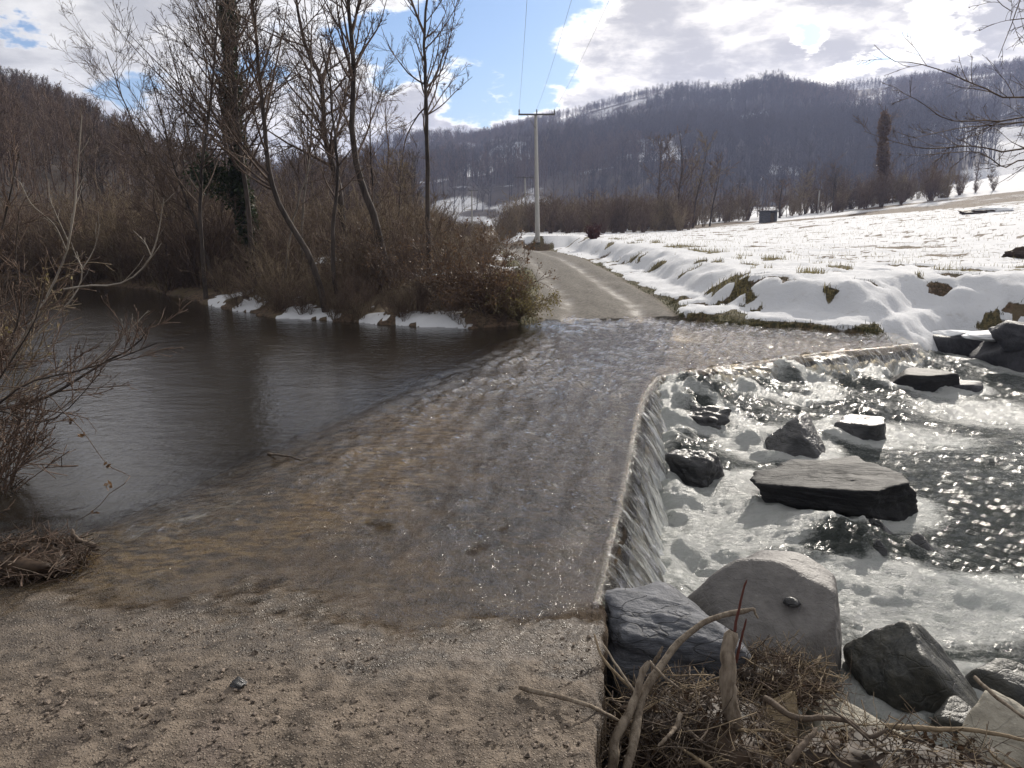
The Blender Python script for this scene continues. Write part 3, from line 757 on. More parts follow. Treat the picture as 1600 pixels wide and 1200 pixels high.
def build_rapids():
    az = np.radians(np.arange(1.5, 47, .15))
    r = [2.55]
    while r[-1] < 17: r.append(r[-1] * 1.0058)
    while r[-1] < 60: r.append(r[-1] * 1.05)
    r = np.array(r); x, y = polar_grid(az, r)
    es = edge_side(x, y)
    z = low_level(x, y)
    dfall = np.clip(es, 0, None)
    nearf = np.exp(-dfall / .55)
    nw = 1 - smooth(y, 7.6, 9) * (1 - smooth(x, 9, 5))
    foam = .95 * nearf * nw
    # turbulent chop
    fx_, fy_ = x * .95 - y * .31, x * .31 + y * .95
    q1 = fbm(fx_ * 1.5, fy_ * 2.8, 4, 501); q2 = fbm(fx_ * 2.2 + .4 * q1, fy_ * 8.5, 4, 502, .55); q3 = fbm(fx_ * 6, fy_ * 19, 3, 503)
    # named places: churning pool under the ford, tongue towards the lower right
    def blob(u, v, ru, rv, z0=-.6):
        c = P(u, v, z0); return np.exp(-((x - c[0]) / ru) ** 2 - ((y - c[1]) / rv) ** 2)
    churn = np.maximum.reduce([blob(1080, 880, .5, .8), blob(1150, 820, .6, .7), blob(1080, 790, .4, 1.2), .9 * blob(1240, 840, .7, .5), blob(1400, 930, .9, .5), blob(1560, 940, 1.0, .5), .8 * blob(1450, 985, .8, .3), .95 * blob(1350, 900, .6, .3), .9 * blob(1160, 700, .45, .7), .85 * blob(1120, 600, 1.0, 1.0), .8 * blob(1320, 590, 1.4, 1.0), .7 * blob(1540, 650, 1.3, .9), .55 * blob(1430, 690, 1.2, .7), .5 * blob(1560, 590, 1.2, .7), .6 * blob(1200, 600, .9, .8)])
    foam = np.maximum(foam, churn)
    # calmer dark reaches
    calm = np.maximum.reduce([blob(1500, 790, .9, .9), blob(1430, 620, .9, .45), .9 * blob(1580, 860, .5, .6), .8 * blob(1340, 1040, .35, .35)])
    foam = np.maximum(foam, .30) * (1 - .5 * calm)
    rel = .72 + .28 * np.clip(churn + nearf, 0, 1)
    q4 = fbm(fx_ * 12, fy_ * 32, 3, 507, .6)
    rel = rel * (1 - .35 * smooth(y, 7.5, 9))
    z = z + .042 * q1 * rel + .020 * q2 * rel + .014 * q3 * rel + .012 * q4 * rel
    # water heaped over drowned rocks
    for (u, v, ru, rv, hh, fo) in ((1090, 662, .42, .45, .20, -.25), (1080, 738, .34, .4, .18, -.3), (1215, 625, .5, .4, .14, -.3), (1330, 866, .36, .26, .16, -.6), (1270, 835, .45, .25, .10, -.3), (1350, 665, .45, .35, .1, -.3), (1290, 690, .6, .3, .08, .1), (1120, 590, .5, .3, .08, -.35), (1260, 575, .7, .4, .06, -.4), (1390, 562, .7, .35, .06, -.45), (1180, 645, .3, .3, .08, -.3), (1190, 800, .5, .2, .06, -.2)):
        b = blob(u, v, ru, rv); z = z + hh * b * (1 + .22 * fbm(x * 8, y * 11, 4, 504)); foam = np.where(b > .3, foam + fo * b, foam)
    # step below the ledge rock
    for (X, Y, RX, RY, zw) in ROCKS:
        if Y < 2.9 or zw > -.3: continue
        dd = np.sqrt(((x - X) / (RX + .02)) ** 2 + ((y - Y) / (RY + .02)) ** 2)
        up = smooth(dd, 1.55, 1.0) * smooth(dd, .6, .95)
        z = z + .05 * up * smooth(-(x - X) / RX, -.4, 1); foam = foam + (.42 if RX > .14 else .1) * up
    # splash wall along the fall
    z = z + .10 * np.exp(-((dfall - .32) / .2) ** 2) * (.6 + .7 * fbm(x * 3, y * 3, 3, 505)) * (y < 9)
    # rougher upwelling rapids under the far ledge
    z = z + smooth(y, 6.9, 9.2) * .50 * np.exp(-dfall / 1.5) * (.92 + .16 * fbm(x * 5, y * 5, 4, 506, .65))
    foam = np.clip(foam, 0, 1.15)
    v = np.stack([x, y, z], 1); f = grid_faces(len(r), len(az))
    keep = (es > .02)[f].all(1)
    vv, ff, aa = sub_mesh(v, f, keep, dict(foam=foam))
    o = link('rapids_water', mesh_np('rapids_water', vv, ff, aa), M_RAPID); o['kind'] = 'structure'


build_rapids()

# ------------------------------------------------------------------ wood and leaves
def bark(name, c1, c2, scale=14, rough=.85):
    m, g = new_mat(name); p = g.obj()
    q = g.vm('MULTIPLY', p, (1, 1, .22))
    n = g.noise(q, scale, 5, .65); n2 = g.noise(p, 2.5, 3, .5)
    c = g.mix(g.ss(g.m('ADD', g.m('MULTIPLY', n, .6), g.m('MULTIPLY', n2, .4)), .36, .62), c1, c2)
    oi = g.n('ShaderNodeObjectInfo').outputs['Random']
    c = g.mix(g.m('MULTIPLY', oi, .35), c, g.vm('SCALE', c, .55))
    g.out(g.principled(c, rough, g.bump(n, .6, .02), .25))
    return m


M_BARK = bark('dark_bark', (.030, .024, .020), (.095, .076, .064))
M_BARKG = bark('grey_bark', (.10, .085, .072), (.26, .225, .19))
M_TWIG = bark('twig_brown', (.075, .052, .040), (.17, .122, .092))
M_FORA = bark('far_twig_brown', (.065, .041, .034), (.135, .09, .072), 3)
M_FORB = bark('far_twig_dark', (.024, .02, .02), (.055, .044, .042), 3)
M_TWIGR = bark('twig_russet', (.085, .058, .045), (.19, .132, .10))
M_TWIGT = bark('twig_tan', (.14, .105, .068), (.29, .225, .15))
M_STEM = bark('pale_stem', (.20, .175, .145), (.40, .36, .31))
M_DRIFT = bark('driftwood', (.10, .075, .055), (.30, .25, .195), 34)
M_DRIFTD = bark('dark_driftwood', (.05, .038, .03), (.15, .115, .088), 30)
M_RED = bark('red_twig', (.06, .02, .016), (.12, .045, .036))


def leaf_mat(name, c1, c2):
    m, g = new_mat(name)
    n = g.noise(g.obj(), 3.5, 3, .6); n2 = g.noise(g.obj(), 30, 2, .5)
    c = g.mix(g.ss(g.m('ADD', g.m('MULTIPLY', n, .5), g.m('MULTIPLY', n2, .5)), .35, .65), c1, c2)
    a = g.principled(c, .6, None, .3)
    t = g.n('ShaderNodeBsdfTranslucent', {'Color': c}).outputs[0]
    g.out(g.n('ShaderNodeMixShader', {0: .3, 1: a, 2: t}).outputs[0]); return m


M_IVY = leaf_mat('ivy_leaf', (.018, .03, .014), (.055, .075, .03))
M_DEAD = leaf_mat('dead_leaf', (.085, .05, .03), (.20, .125, .07))
M_GRASS = leaf_mat('dry_grass', (.12, .10, .035), (.30, .25, .11))
M_MOSS = leaf_mat('green_grass', (.028, .032, .012), (.095, .09, .036))


class Tubes:
    def __init__(s): s.b = []
    def add(s, pts, rad, sides=3):
        pts = np.asarray(pts, float); rad = np.asarray(rad, float)
        if pts.ndim == 2: pts = pts[None]; rad = rad[None]
        s.b.append((pts, rad, sides))
    def geo(s):
        VV, FF, off = [], [], 0
        for pts, rad, k in s.b:
            M, n, _ = pts.shape
            tn = np.gradient(pts, axis=1); tn /= np.linalg.norm(tn, axis=2, keepdims=True) + 1e-9
            ref = np.where(np.abs(tn[..., 2:3]) > .9, np.array([1., .1, 0]), np.array([0, .1, 1.]))
            ref = np.repeat(ref[:, :1], n, 1)
            a = np.cross(tn, ref); a /= np.linalg.norm(a, axis=2, keepdims=True) + 1e-9; b = np.cross(tn, a)
            ang = np.arange(k) * 2 * math.pi / k
            v = pts[:, :, None] + rad[:, :, None, None] * (np.cos(ang)[:, None] * a[:, :, None] + np.sin(ang)[:, None] * b[:, :, None])
            base = off + (np.arange(M) * n * k)[:, None, None] + (np.arange(n - 1) * k)[None, :, None]
            j = np.arange(k)[None, None]; j2 = (j + 1) % k
            f = np.stack([base + j, base + k + j, base + k + j2, base + j2], -1).reshape(-1, 4)
            VV.append(v.reshape(-1, 3)); FF.append(f); off += M * n * k
        return np.concatenate(VV), np.concatenate(FF)
    def mesh(s, name, origin=(0, 0, 0)):
        v, f = s.geo(); return mesh_np(name, v - np.array(origin), f)


def branch(Pp, Rp, k, t0, t1, ang, lenf, n, up, wig, rg, rmin=.004, rf=.6, tap=.8, lmin=0., end=.25):
    M, n0, _ = Pp.shape
    t = np.sort(rg.uniform(t0, t1, (M, k)), 1)
    fi = t * (n0 - 1); i = np.clip(fi.astype(int), 0, n0 - 2); f = (fi - i)[..., None]
    ar = np.arange(M)[:, None]
    pos = Pp[ar, i] * (1 - f) + Pp[ar, i + 1] * f
    tn = Pp[ar, i + 1] - Pp[ar, i]; tn /= np.linalg.norm(tn, axis=2, keepdims=True) + 1e-9
    r0 = Rp[ar, i] * (1 - f[..., 0]) + Rp[ar, i + 1] * f[..., 0]
    L = np.linalg.norm(np.diff(Pp, axis=1), axis=2).sum(1)[:, None] * rg.uniform(*lenf, (M, k)) * (1 - tap * .7 * t)
    L = np.maximum(L, lmin)
    rv = rg.normal(size=(M, k, 3)); rv -= (rv * tn).sum(2, keepdims=True) * tn; rv /= np.linalg.norm(rv, axis=2, keepdims=True) + 1e-9
    a = rg.uniform(*ang, (M, k))[..., None]
    d = tn * np.cos(a) + rv * np.sin(a)
    pts = [pos]
    for q in range(n - 1):
        d = d + np.array([0, 0, up]) + wig * rg.normal(size=d.shape); d /= np.linalg.norm(d, axis=2, keepdims=True)
        pts.append(pts[-1] + d * (L / (n - 1))[..., None])
    pts = np.stack(pts, 2).reshape(M * k, n, 3)
    r = np.minimum(r0 * rf, L * .02 + rmin).reshape(-1, 1)
    r = np.maximum(r * np.linspace(1, end, n)[None], rmin)
    return pts, r


def spline(pts, n):
    pts = np.asarray(pts, float)
    if len(pts) == 2: return pts[0] + (pts[1] - pts[0]) * np.linspace(0, 1, n)[:, None]
    L = np.r_[0, np.cumsum(np.linalg.norm(np.diff(pts, axis=0), axis=1))]; L /= L[-1]
    e = np.vstack([2 * pts[0] - pts[1], pts, 2 * pts[-1] - pts[-2]])
    out = []
    for t in np.linspace(0, 1, n):
        i = min(int(np.searchsorted(L, t, 'right') - 1), len(pts) - 2); f = (t - L[i]) / (L[i + 1] - L[i] + 1e-9)
        p0, p1, p2, p3 = e[i], e[i + 1], e[i + 2], e[i + 3]
        out.append(.5 * (2 * p1 + (p2 - p0) * f + (2 * p0 - 5 * p1 + 4 * p2 - p3) * f * f + (3 * p1 - p0 - 3 * p2 + p3) * f ** 3))
    return np.array(out)


def quads_at(c, size, rg, up=None):
    """small leaf faces at points c"""
    n = len(c); a = rg.normal(size=(n, 3)); a /= np.linalg.norm(a, axis=1)[:, None]
    b = np.cross(a, rg.normal(size=(n, 3))); b /= np.linalg.norm(b, axis=1)[:, None]
    s = (size * rg.uniform(.6, 1.3, n))[:, None]
    v = np.stack([c - a * s, c + b * s * .6, c + a * s, c - b * s * .6], 1).reshape(-1, 3)
    return v, np.arange(n * 4).reshape(-1, 4)


def crown_tubes(T, tr, rr, seed, k1=18, t0=.3, lf=(.28, .5), up=.06, k2=6, k3=5, ang1=(.5, 1.1), wig=.07, rmin=.0036, k4=0, droop=None):
    rg = np.random.default_rng(seed)
    p1, r1 = branch(tr[None], rr[None], k1, t0, .99, ang1, lf, 8, up, wig, rg, rmin * 1.3, .55)
    T.add(p1, r1, 4)
    p2, r2 = branch(p1, r1, k2, .18, .98, (.4, .95), (.3, .6), 6, up * .8 if droop is None else droop, wig * 1.2, rg, rmin * 1.1, .65)
    T.add(p2, r2, 3)
    p3, r3 = branch(p2, r2, k3, .15, 1.0, (.35, .9), (.3, .65), 5, up * .7 if droop is None else droop, wig * 1.3, rg, rmin, .7)
    T.add(p3, r3, 3)
    if k4:
        p4, r4 = branch(p3, r3, k4, .15, 1.0, (.35, .9), (.3, .6), 4, up * .6 if droop is None else droop, wig * 1.3, rg, rmin * .85, .8)
        T.add(p4, r4, 3); return p4
    return p3


def tree(label, path, Y, r0, seed, name='bare_tree', mat=None, tmat=None, cat='tree', group='bare trees on the river bank', catkins=0, lean=0., rend=.18, limbs=(), sink=.25, **kw):
    rg = np.random.default_rng(seed)
    pts = np.array([PY(u, v, Y + lean * i) for i, (u, v) in enumerate(path)])
    gz = H(pts[0][0], pts[0][1]); pts[0][2] = gz - sink
    base = pts[0].copy(); base[2] = gz
    tr = spline(pts, 22); tr[2:-1, :2] += rg.normal(size=(19, 2)) * .010
    rr = .60 * r0 * np.linspace(1, rend, 22) ** .9; rr[0] *= 1.35; rr[1] *= 1.12
    root = empty(name, base); tag(root, label, cat, group)
    T = Tubes(); T.add(tr, rr, 9)
    link('trunk', T.mesh('trunk', base), tmat or M_BARK, root)
    kw['k1'] = int(kw.get('k1', 18) * 1.55); kw['k2'] = kw.get('k2', 6) + 1; kw['k3'] = kw.get('k3', 5) + (2 if Y < 24 else 0); kw['lf'] = tuple(1.12 * q for q in kw.get('lf', (.28, .5)))
    T = Tubes()
    ends = crown_tubes(T, tr, rr, seed + 1, **kw)
    allc = [ends]
    for j, (lp, lr) in enumerate(limbs):
        q = spline([PY(u, v, Y + dy) for (u, v, dy) in lp], 14); r_ = .62 * lr * np.linspace(1, .25, 14)
        T.add(q, r_, 6)
        allc.append(crown_tubes(T, q, r_, seed + 20 + j, k1=8, t0=.15, lf=(.25, .5), k2=4, k3=4, up=kw.get('up', .06)))
    link('branches', T.mesh('branches', base), mat or M_TWIG, root)
    if catkins:
        e = np.concatenate([a.reshape(-1, 3) for a in allc]); c = e[rg.integers(0, len(e), catkins)]
        v, f = quads_at(c, .016, rg); o = link('catkins', mesh_np('catkins', v - base, f), M_BARK, root); o['kind'] = 'stuff'
    return root


def shrub_geo(seed, h=2.0, n=16, spread=.7, k2=7, k3=4, rmin=.004, up=.02, rbase=.016, arch=0.):
    rg = np.random.default_rng(seed); T = Tubes()
    az = rg.uniform(0, 6.283, n); sl = rg.uniform(.1, spread, n)
    d = np.stack([np.cos(az) * sl, np.sin(az) * sl, np.ones(n)], 1); d /= np.linalg.norm(d, axis=1)[:, None]
    p = np.stack([np.cos(az) * .15 * rg.uniform(0, 1, n), np.sin(az) * .15 * rg.uniform(0, 1, n), np.full(n, -.1)], 1)
    L = h * rg.uniform(.55, 1.1, n); pts = [p]
    for i in range(8):
        d = d + rg.normal(size=d.shape) * .08 + np.array([0, 0, up - arch * i]); d /= np.linalg.norm(d, axis=1)[:, None]
        pts.append(pts[-1] + d * (L / 8)[:, None])
    p0 = np.stack(pts, 1); r0 = rbase * rg.uniform(.5, 1, n)[:, None] * np.linspace(1, .3, 9)[None]
    T.add(p0, r0, 4)
    p1, r1 = branch(p0, r0, k2, .15, .98, (.35, .9), (.25, .55), 5, up - arch * 2, .12, rg, rmin, .7); T.add(p1, r1, 3)
    p2, r2 = branch(p1, r1, k3, .1, .98, (.35, 1.0), (.3, .6), 4, up - arch * 2, .14, rg, rmin * .8, .8); T.add(p2, r2, 3)
    return T, p2


LIB = bpy.data.collections.new('source_plants')       # sources for the uncountable masses only


def lib_coll(name, objs):
    c = bpy.data.collections.new(name)
    for o in objs: c.objects.link(o)
    return c


def scatter(name, pts, coll, scl, rot, parent=None):
    me = bpy.data.meshes.new(name); n = len(pts)
    me.vertices.add(n); me.vertices.foreach_set('co', np.asarray(pts, np.float32).ravel())
    me.attributes.new('scl', 'FLOAT_VECTOR', 'POINT').data.foreach_set('vector', np.asarray(scl, np.float32).ravel())
    me.attributes.new('rot', 'FLOAT_VECTOR', 'POINT').data.foreach_set('vector', np.asarray(rot, np.float32).ravel())
    o = link(name, me); o['kind'] = 'stuff'
    ng = bpy.data.node_groups.new('scatter', 'GeometryNodeTree')
    ng.interface.new_socket('Geometry', in_out='INPUT', socket_type='NodeSocketGeometry')
    ng.interface.new_socket('Geometry', in_out='OUTPUT', socket_type='NodeSocketGeometry')
    N = ng.nodes; gi, go = N.new('NodeGroupInput'), N.new('NodeGroupOutput')
    ci = N.new('GeometryNodeCollectionInfo'); ci.inputs['Collection'].default_value = coll
    ci.inputs['Separate Children'].default_value = True; ci.inputs['Reset Children'].default_value = True
    ip = N.new('GeometryNodeInstanceOnPoints'); ip.inputs['Pick Instance'].default_value = True
    a1 = N.new('GeometryNodeInputNamedAttribute'); a1.data_type = 'FLOAT_VECTOR'; a1.inputs['Name'].default_value = 'scl'
    a2 = N.new('GeometryNodeInputNamedAttribute'); a2.data_type = 'FLOAT_VECTOR'; a2.inputs['Name'].default_value = 'rot'
    e2r = N.new('FunctionNodeEulerToRotation'); K = ng.links.new
    K(gi.outputs[0], ip.inputs['Points']); K(ci.outputs[0], ip.inputs['Instance'])
    K(a1.outputs['Attribute'], ip.inputs['Scale']); K(a2.outputs['Attribute'], e2r.inputs[0]); K(e2r.outputs[0], ip.inputs['Rotation'])
    K(ip.outputs[0], go.inputs[0])
    md = o.modifiers.new('scatter', 'NODES'); md.node_group = ng
    return o


def src(name, T, mat):
    o = bpy.data.objects.new(name, T.mesh(name)); o.data.materials.append(mat); return o


def forest_tree(seed, h, dens=1.):
    rg = np.random.default_rng(seed); T = Tubes()
    tr = np.stack([rg.normal(size=8).cumsum() * .12, rg.normal(size=8).cumsum() * .12, np.linspace(-.3, h, 8)], 1)
    rr = np.linspace(.16, .03, 8) * h / 14
    T.add(tr, rr, 4)
    p1, r1 = branch(tr[None], rr[None], int(15 * dens), .25, .98, (.4, .9), (.28, .45), 4, .12, .1, rg, .036, .6); T.add(p1, r1, 3)
    p2, r2 = branch(p1, r1, int(7 * dens), .2, 1, (.35, .9), (.3, .6), 3, .08, .14, rg, .028, .7); T.add(p2, r2, 3)
    return T


# --- forests on the hills: each reads as one mass
def forests():
    rg = np.random.default_rng(5)
    ta = lib_coll('forest_sources_a', [src('forest_tree', forest_tree(700 + i, 13 + (i % 3)), (M_FORA, M_FORA, M_FORB, M_FORA)[i % 4]) for i in range(6)])
    # far mountain
    n = 36000; az = rg.uniform(math.radians(-22), math.radians(44), n); r = 240 + (680 - 240) * np.sqrt(rg.uniform(0, 1, n))
    x, y = r * np.sin(az), r * np.cos(az); h, cls, A, X = terrain(x, y)
    k = (X['sb'] > .012) & (cls == 4) & (A['snow'] < .55) & (rg.uniform(0, 1, n) < .95)
    den = fbm(x * .012, y * .012, 3, 801); k &= (den > -.42)
    p = np.stack([x, y, h], 1)[k]; s = rg.uniform(.55, 1.15, k.sum()) * (1 + .25 * den[k]) * (1 - .52 * X['sb'][k])
    tc = lib_coll('forest_sources_c', [src('forest_tree', forest_tree(720 + i, 14), (M_FORB, M_FORB)[i % 2]) for i in range(4)])
    dk = fbm(p[:, 0] * .009, p[:, 1] * .016, 4, 805) + .15 * rg.normal(size=len(p)) > .02  # noise bands of darker trees: slope light and shade put into twig colour
    scatter('dark_mountain_forest', p[dk], tc, np.stack([s[dk] * 1.15, s[dk] * 1.15, s[dk] * 1.05], 1), np.stack([0 * s[dk], 0 * s[dk], rg.uniform(0, 6.28, dk.sum())], 1))
    p, s = p[~dk], s[~dk]
    scatter('mountain_forest', p, ta, np.stack([s * 1.05, s * 1.05, s], 1), np.stack([0 * s, 0 * s, rg.uniform(0, 6.28, len(s))], 1))
    # nearer wooded hill on the left
    n = 3400; az = rg.uniform(math.radians(-52), math.radians(-7), n); r = 50 + 150 * np.sqrt(rg.uniform(0, 1, n))
    x, y = r * np.sin(az), r * np.cos(az); h, cls, A, X = terrain(x, y)
    k = (X['sl'] > .02)
    p = np.stack([x, y, h], 1)[k]; s = rg.uniform(.28, .58, k.sum())
    tb = lib_coll('forest_sources_b', [src('forest_tree', forest_tree(740 + i, 12, 1.5), (M_TWIGR, M_TWIG, M_TWIGR, M_BARK)[i % 4]) for i in range(5)])
    scatter('hill_forest', p, tb, np.stack([s, s, s], 1), np.stack([0 * s, 0 * s, rg.uniform(0, 6.28, len(s))], 1))


forests()


# --- undergrowth
def undergrowth():
    rg = np.random.default_rng(9)
    so_ = []
    for i in range(6):
        T, e = shrub_geo(900 + i, 2.2, 15, .8, 7, 4, .0042, .03, .016, (.0, .012, .0)[i % 3]); so_.append(src('bare_shrub', T, (M_TWIG, M_TWIGT, M_TWIGR, M_TWIG)[i % 4]))
    cs = lib_coll('shrub_sources', so_)
    pts, scs = [], []

    def fill(n, xr, yr, cond, s0, s1):
        x = rg.uniform(*xr, n); y = rg.uniform(*yr, n); h, cls, A, X = terrain(x, y)
        k = cond(x, y, cls, X, A); pts.append(np.stack([x, y, h], 1)[k]); scs.append(rg.uniform(s0, s1, k.sum()) * (1 - .5 * smooth(x[k] / y[k], -.13, -.06) * ((y[k] < 60) * (x[k] < 0) + 1.15 * (y[k] >= 60) * (x[k] / y[k] < -.025))))
    # wooded bank: low at the water, tall behind
    fill(260, (-11, .2), (13.5, 24), lambda x, y, c, X, A: (c == 0) & (X['d'] > .25) & (X['d'] < 1.6) & (A['snow'] < .5) & (X['rx'] < -1.7), .3, .65)
    fill(560, (-16, 0), (15, 34), lambda x, y, c, X, A: (c == 0) & (X['d'] > 1.4) & (A['snow'] < .62) & (X['rx'] < -2.6), .4, 1.0)
    fill(520, (-34, -3), (26, 60), lambda x, y, c, X, A: (c == 0) & (X['d'] > 1) & (X['rx'] < -3.5), .55, 1.4)
    fill(2600, (-30, -8), (19, 37), lambda x, y, c, X, A: (c == 0) & (X['d'] > .05) & (X['d'] < 3) & (X['rx'] < -3.5), .35, 1.1)
    fill(700, (-11, .2), (13.2, 17), lambda x, y, c, X, A: (c == 0) & (X['d'] > .02) & (X['d'] < .7) & (X['rx'] < -1.6), .14, .36)
    a = scatter('undergrowth', np.concatenate(pts), cs, np.repeat(np.concatenate(scs)[:, None], 3, 1), np.stack([rg.normal(size=len(np.concatenate(scs))) * .12, rg.normal(size=len(np.concatenate(scs))) * .12, rg.uniform(0, 6.28, len(np.concatenate(scs)))], 1))
    # far left bank across the water
    pts.clear(); scs.clear()
    fill(520, (-46, -4.5), (7, 44), lambda x, y, c, X, A: (X['d'] > .3) & (x < -.75 * y - .5) & (x > -1.5 * y - 4), .4, 1.15)
    q = np.concatenate(scs); b = scatter('bank_brush', np.concatenate(pts), cs, np.repeat(q[:, None], 3, 1), np.stack([rg.normal(size=len(q)) * .12, rg.normal(size=len(q)) * .12, rg.uniform(0, 6.28, len(q))], 1))
    # scrub belt beyond the road and field
    so2 = []
    for i in range(4):
        T, e = shrub_geo(940 + i, 3., 18, .45, 6, 3, .011, .05, .03); so2.append(src('scrub_bush', T, (M_TWIGT, M_TWIG, M_TWIGR, M_TWIGT)[i % 4]))
    c2 = lib_coll('scrub_sources', so2)
    pts.clear(); scs.clear()
    fill(700, (-16, 22), (64, 125), lambda x, y, c, X, A: (x > -.16 * y + 2) & (x < .2 * y + 2) & (np.abs(x + 2) > 1.0), .6, 1.25)
    fill(330, (12, 52), (74, 106), lambda x, y, c, X, A: (y > 76 + .16 * x) & (fbm(x * .12, y * .12, 2, 803) > -.12), .3, 1.35)
    fill(160, (-9, 2), (40, 62), lambda x, y, c, X, A: (X['rx'] < -2.5) & (x > -.15 * y), .4, .8)
    q = np.concatenate(scs); scatter('scrub_belt', np.concatenate(pts), c2, np.repeat(q[:, None], 3, 1), np.stack([0 * q, 0 * q, rg.uniform(0, 6.28, len(q))], 1))
    # woods standing behind the wooded bank
    x = rg.uniform(-60, -2, 170); y = rg.uniform(30, 75, 170); h, cls, A, X = terrain(x, y); k = (X['d'] > 2) & (X['rx'] < -5) & (x < -.1 * y)
    so3 = []
    for i in range(5):
        T = Tubes(); r3 = np.random.default_rng(960 + i)
        tr = np.stack([r3.normal(size=14).cumsum() * .1, r3.normal(size=14).cumsum() * .1, np.linspace(-.3, 9, 14)], 1); rr = np.linspace(.11, .02, 14); T.add(tr, rr, 6)
        crown_tubes(T, tr, rr, 970 + i, 16, .2, (.28, .5), .07, 6, 5, rmin=.008); so3.append(src('woodland_tree', T, (M_TWIG, M_TWIGR, M_BARK)[i % 3]))
    c3 = lib_coll('woodland_sources', so3); n = k.sum(); s = rg.uniform(.38, .72, n)
    n2_ = 70; x2 = rg.uniform(16, 50, n2_); y2 = 80 + .2 * x2 + rg.uniform(0, 16, n2_); s2 = rg.uniform(.3, .62, n2_) * (fbm(x2 * .15, y2 * .15, 2, 806) * .35 + 1)
    scatter('field_edge_trees', np.stack([x2, y2, Hs(x2, y2)], 1), c3, np.repeat(s2[:, None], 3, 1), np.stack([0 * s2, 0 * s2, rg.uniform(0, 6.28, n2_)], 1))
    scatter('woodland', np.stack([x, y, h], 1)[k], c3, np.repeat(s[:, None], 3, 1), np.stack([0 * s, 0 * s, rg.uniform(0, 6.28, n)], 1))


undergrowth()

# --- the individual trees of the wooded bank
tree('tall slender lone tree at the right end of the wooded bank, forked at the top', [(671, 440), (668, 330), (667, 230), (665, 120), (664, 50), (672, -40), (690, -130)], 17.5, .105, 11, k1=16, t0=.42, lf=(.16, .3), k2=5, k3=4, up=.10,
     limbs=[([(664, 55, 0), (648, 15, .1), (636, -25, .2), (622, -90, .3)], .05), ([(667, 136, 0), (690, 110, .2), (703, 60, .3), (712, 10, .3)], .035), ([(667, 180, 0), (690, 165, -.2), (715, 140, -.4), (738, 120, -.5)], .025), ([(667, 165, 0), (650, 185, .2), (632, 225, .3), (624, 300, .4)], .03)])
tree('leaning dark trunk curving up beside the slender lone tree', [(612, 432), (585, 345), (560, 270), (550, 200), (551, 120), (549, 50), (540, -40), (535, -140)], 16.3, .15, 13, k1=16, t0=.35, lf=(.2, .34), k2=6, k3=4, up=.09,
     limbs=[([(552, 110, 0), (570, 75, .2), (592, 40, .4), (604, 0, .5)], .05), ([(553, 130, 0), (538, 70, -.2), (528, 20, -.3), (522, -50, -.3)], .05), ([(551, 210, 0), (530, 160, .3), (515, 130, .4), (508, 60, .4)], .04)])
tree('thin dark trunk rising straight from the water edge among the roots', [(527, 478), (521, 400), (523, 330), (527, 265), (522, 190), (515, 130), (500, 60)], 15.2, .085, 17, k1=12, t0=.4, lf=(.2, .34), k2=5, k3=4, up=.06)
tree('crooked thick dark tree with bent upper trunk in the middle of the wooded bank', [(540, 380), (530, 300), (521, 262), (507, 215), (505, 160), (500, 118), (484, 85), (472, 50), (463, 0), (460, -60)], 20., .17, 19, k1=16, t0=.35, lf=(.2, .36), k2=6, k3=4, up=.03,
     limbs=[([(503, 130, 0), (510, 105, .2), (517, 70, .3), (512, 55, .4)], .09), ([(506, 200, 0), (480, 165, .3), (450, 130, .5), (430, 85, .5)], .06)])
tree('long leaning trunk slanting up to the left from the snow patch', [(512, 470), (488, 410), (455, 355), (432, 310), (420, 262), (413, 190), (405, 110), (398, 40), (392, -60), (390, -130)], 15., .11, 23, k1=18, t0=.35, lf=(.2, .34), k2=6, k3=4, up=.08, catkins=600,
     limbs=[([(414, 190, 0), (425, 130, .2), (440, 60, .3), (450, 0, .3)], .04)])
tree('tall twiggy alder with speckled crown in the centre of the wooded bank', [(395, 400), (385, 300), (372, 200), (360, 90), (350, 0), (345, -90)], 19., .12, 29, k1=24, t0=.3, lf=(.3, .48), k2=7, k3=5, up=.06, catkins=2600, ang1=(.6, 1.1))
tree('tall alder with many fine branches left of the ivy covered trunk', [(318, 420), (312, 330), (318, 240), (330, 150), (338, 60), (340, -40), (338, -110)], 18.2, .085, 31, k1=22, t0=.28, lf=(.28, .44), k2=7, k3=5, up=.07, catkins=2200)
tree('slim leaning tree at the left end of the wooded bank', [(338, 425), (312, 365), (290, 310), (272, 260), (255, 190), (235, 120)], 19.5, .07, 37, k1=18, t0=.25, lf=(.3, .48), k2=6, k3=5, up=.07, catkins=500)
tree('fan of thin straight branches at the far left of the wooded bank', [(285, 415), (268, 345), (245, 280), (215, 210), (190, 150), (165, 80)], 22.5, .07, 41, k1=18, t0=.2, lf=(.35, .5), k2=5, k3=4, up=.07)
tree('thin grey tree between the crooked tree and the long leaning trunk', [(470, 420), (474, 320), (486, 220), (487, 120), (478, 20), (474, -60)], 18.5, .06, 43, k1=18, t0=.3, lf=(.24, .38), k2=6, k3=4, up=.08, mat=M_TWIG, tmat=M_BARKG)
tree('slender tree with russet twigs behind the curving trunk', [(580, 395), (582, 310), (578, 220), (582, 150), (590, 90)], 21.5, .06, 47, k1=18, t0=.3, lf=(.28, .42), k2=6, k3=4, up=.02, mat=M_TWIGR)
tree('low forked tree behind the lone slender one, half hidden in brush', [(628, 415), (622, 360), (625, 300), (620, 250)], 22., .06, 53, k1=16, t0=.2, lf=(.35, .5), k2=6, k3=4, up=.05, mat=M_TWIGT)
tree('bushy upright tree beside the left foot of the ivy trunk', [(355, 420), (346, 340), (352, 250), (345, 170), (350, 100)], 22.5, .075, 59, k1=20, t0=.2, lf=(.3, .45), k2=7, k3=5, up=.06, catkins=600)
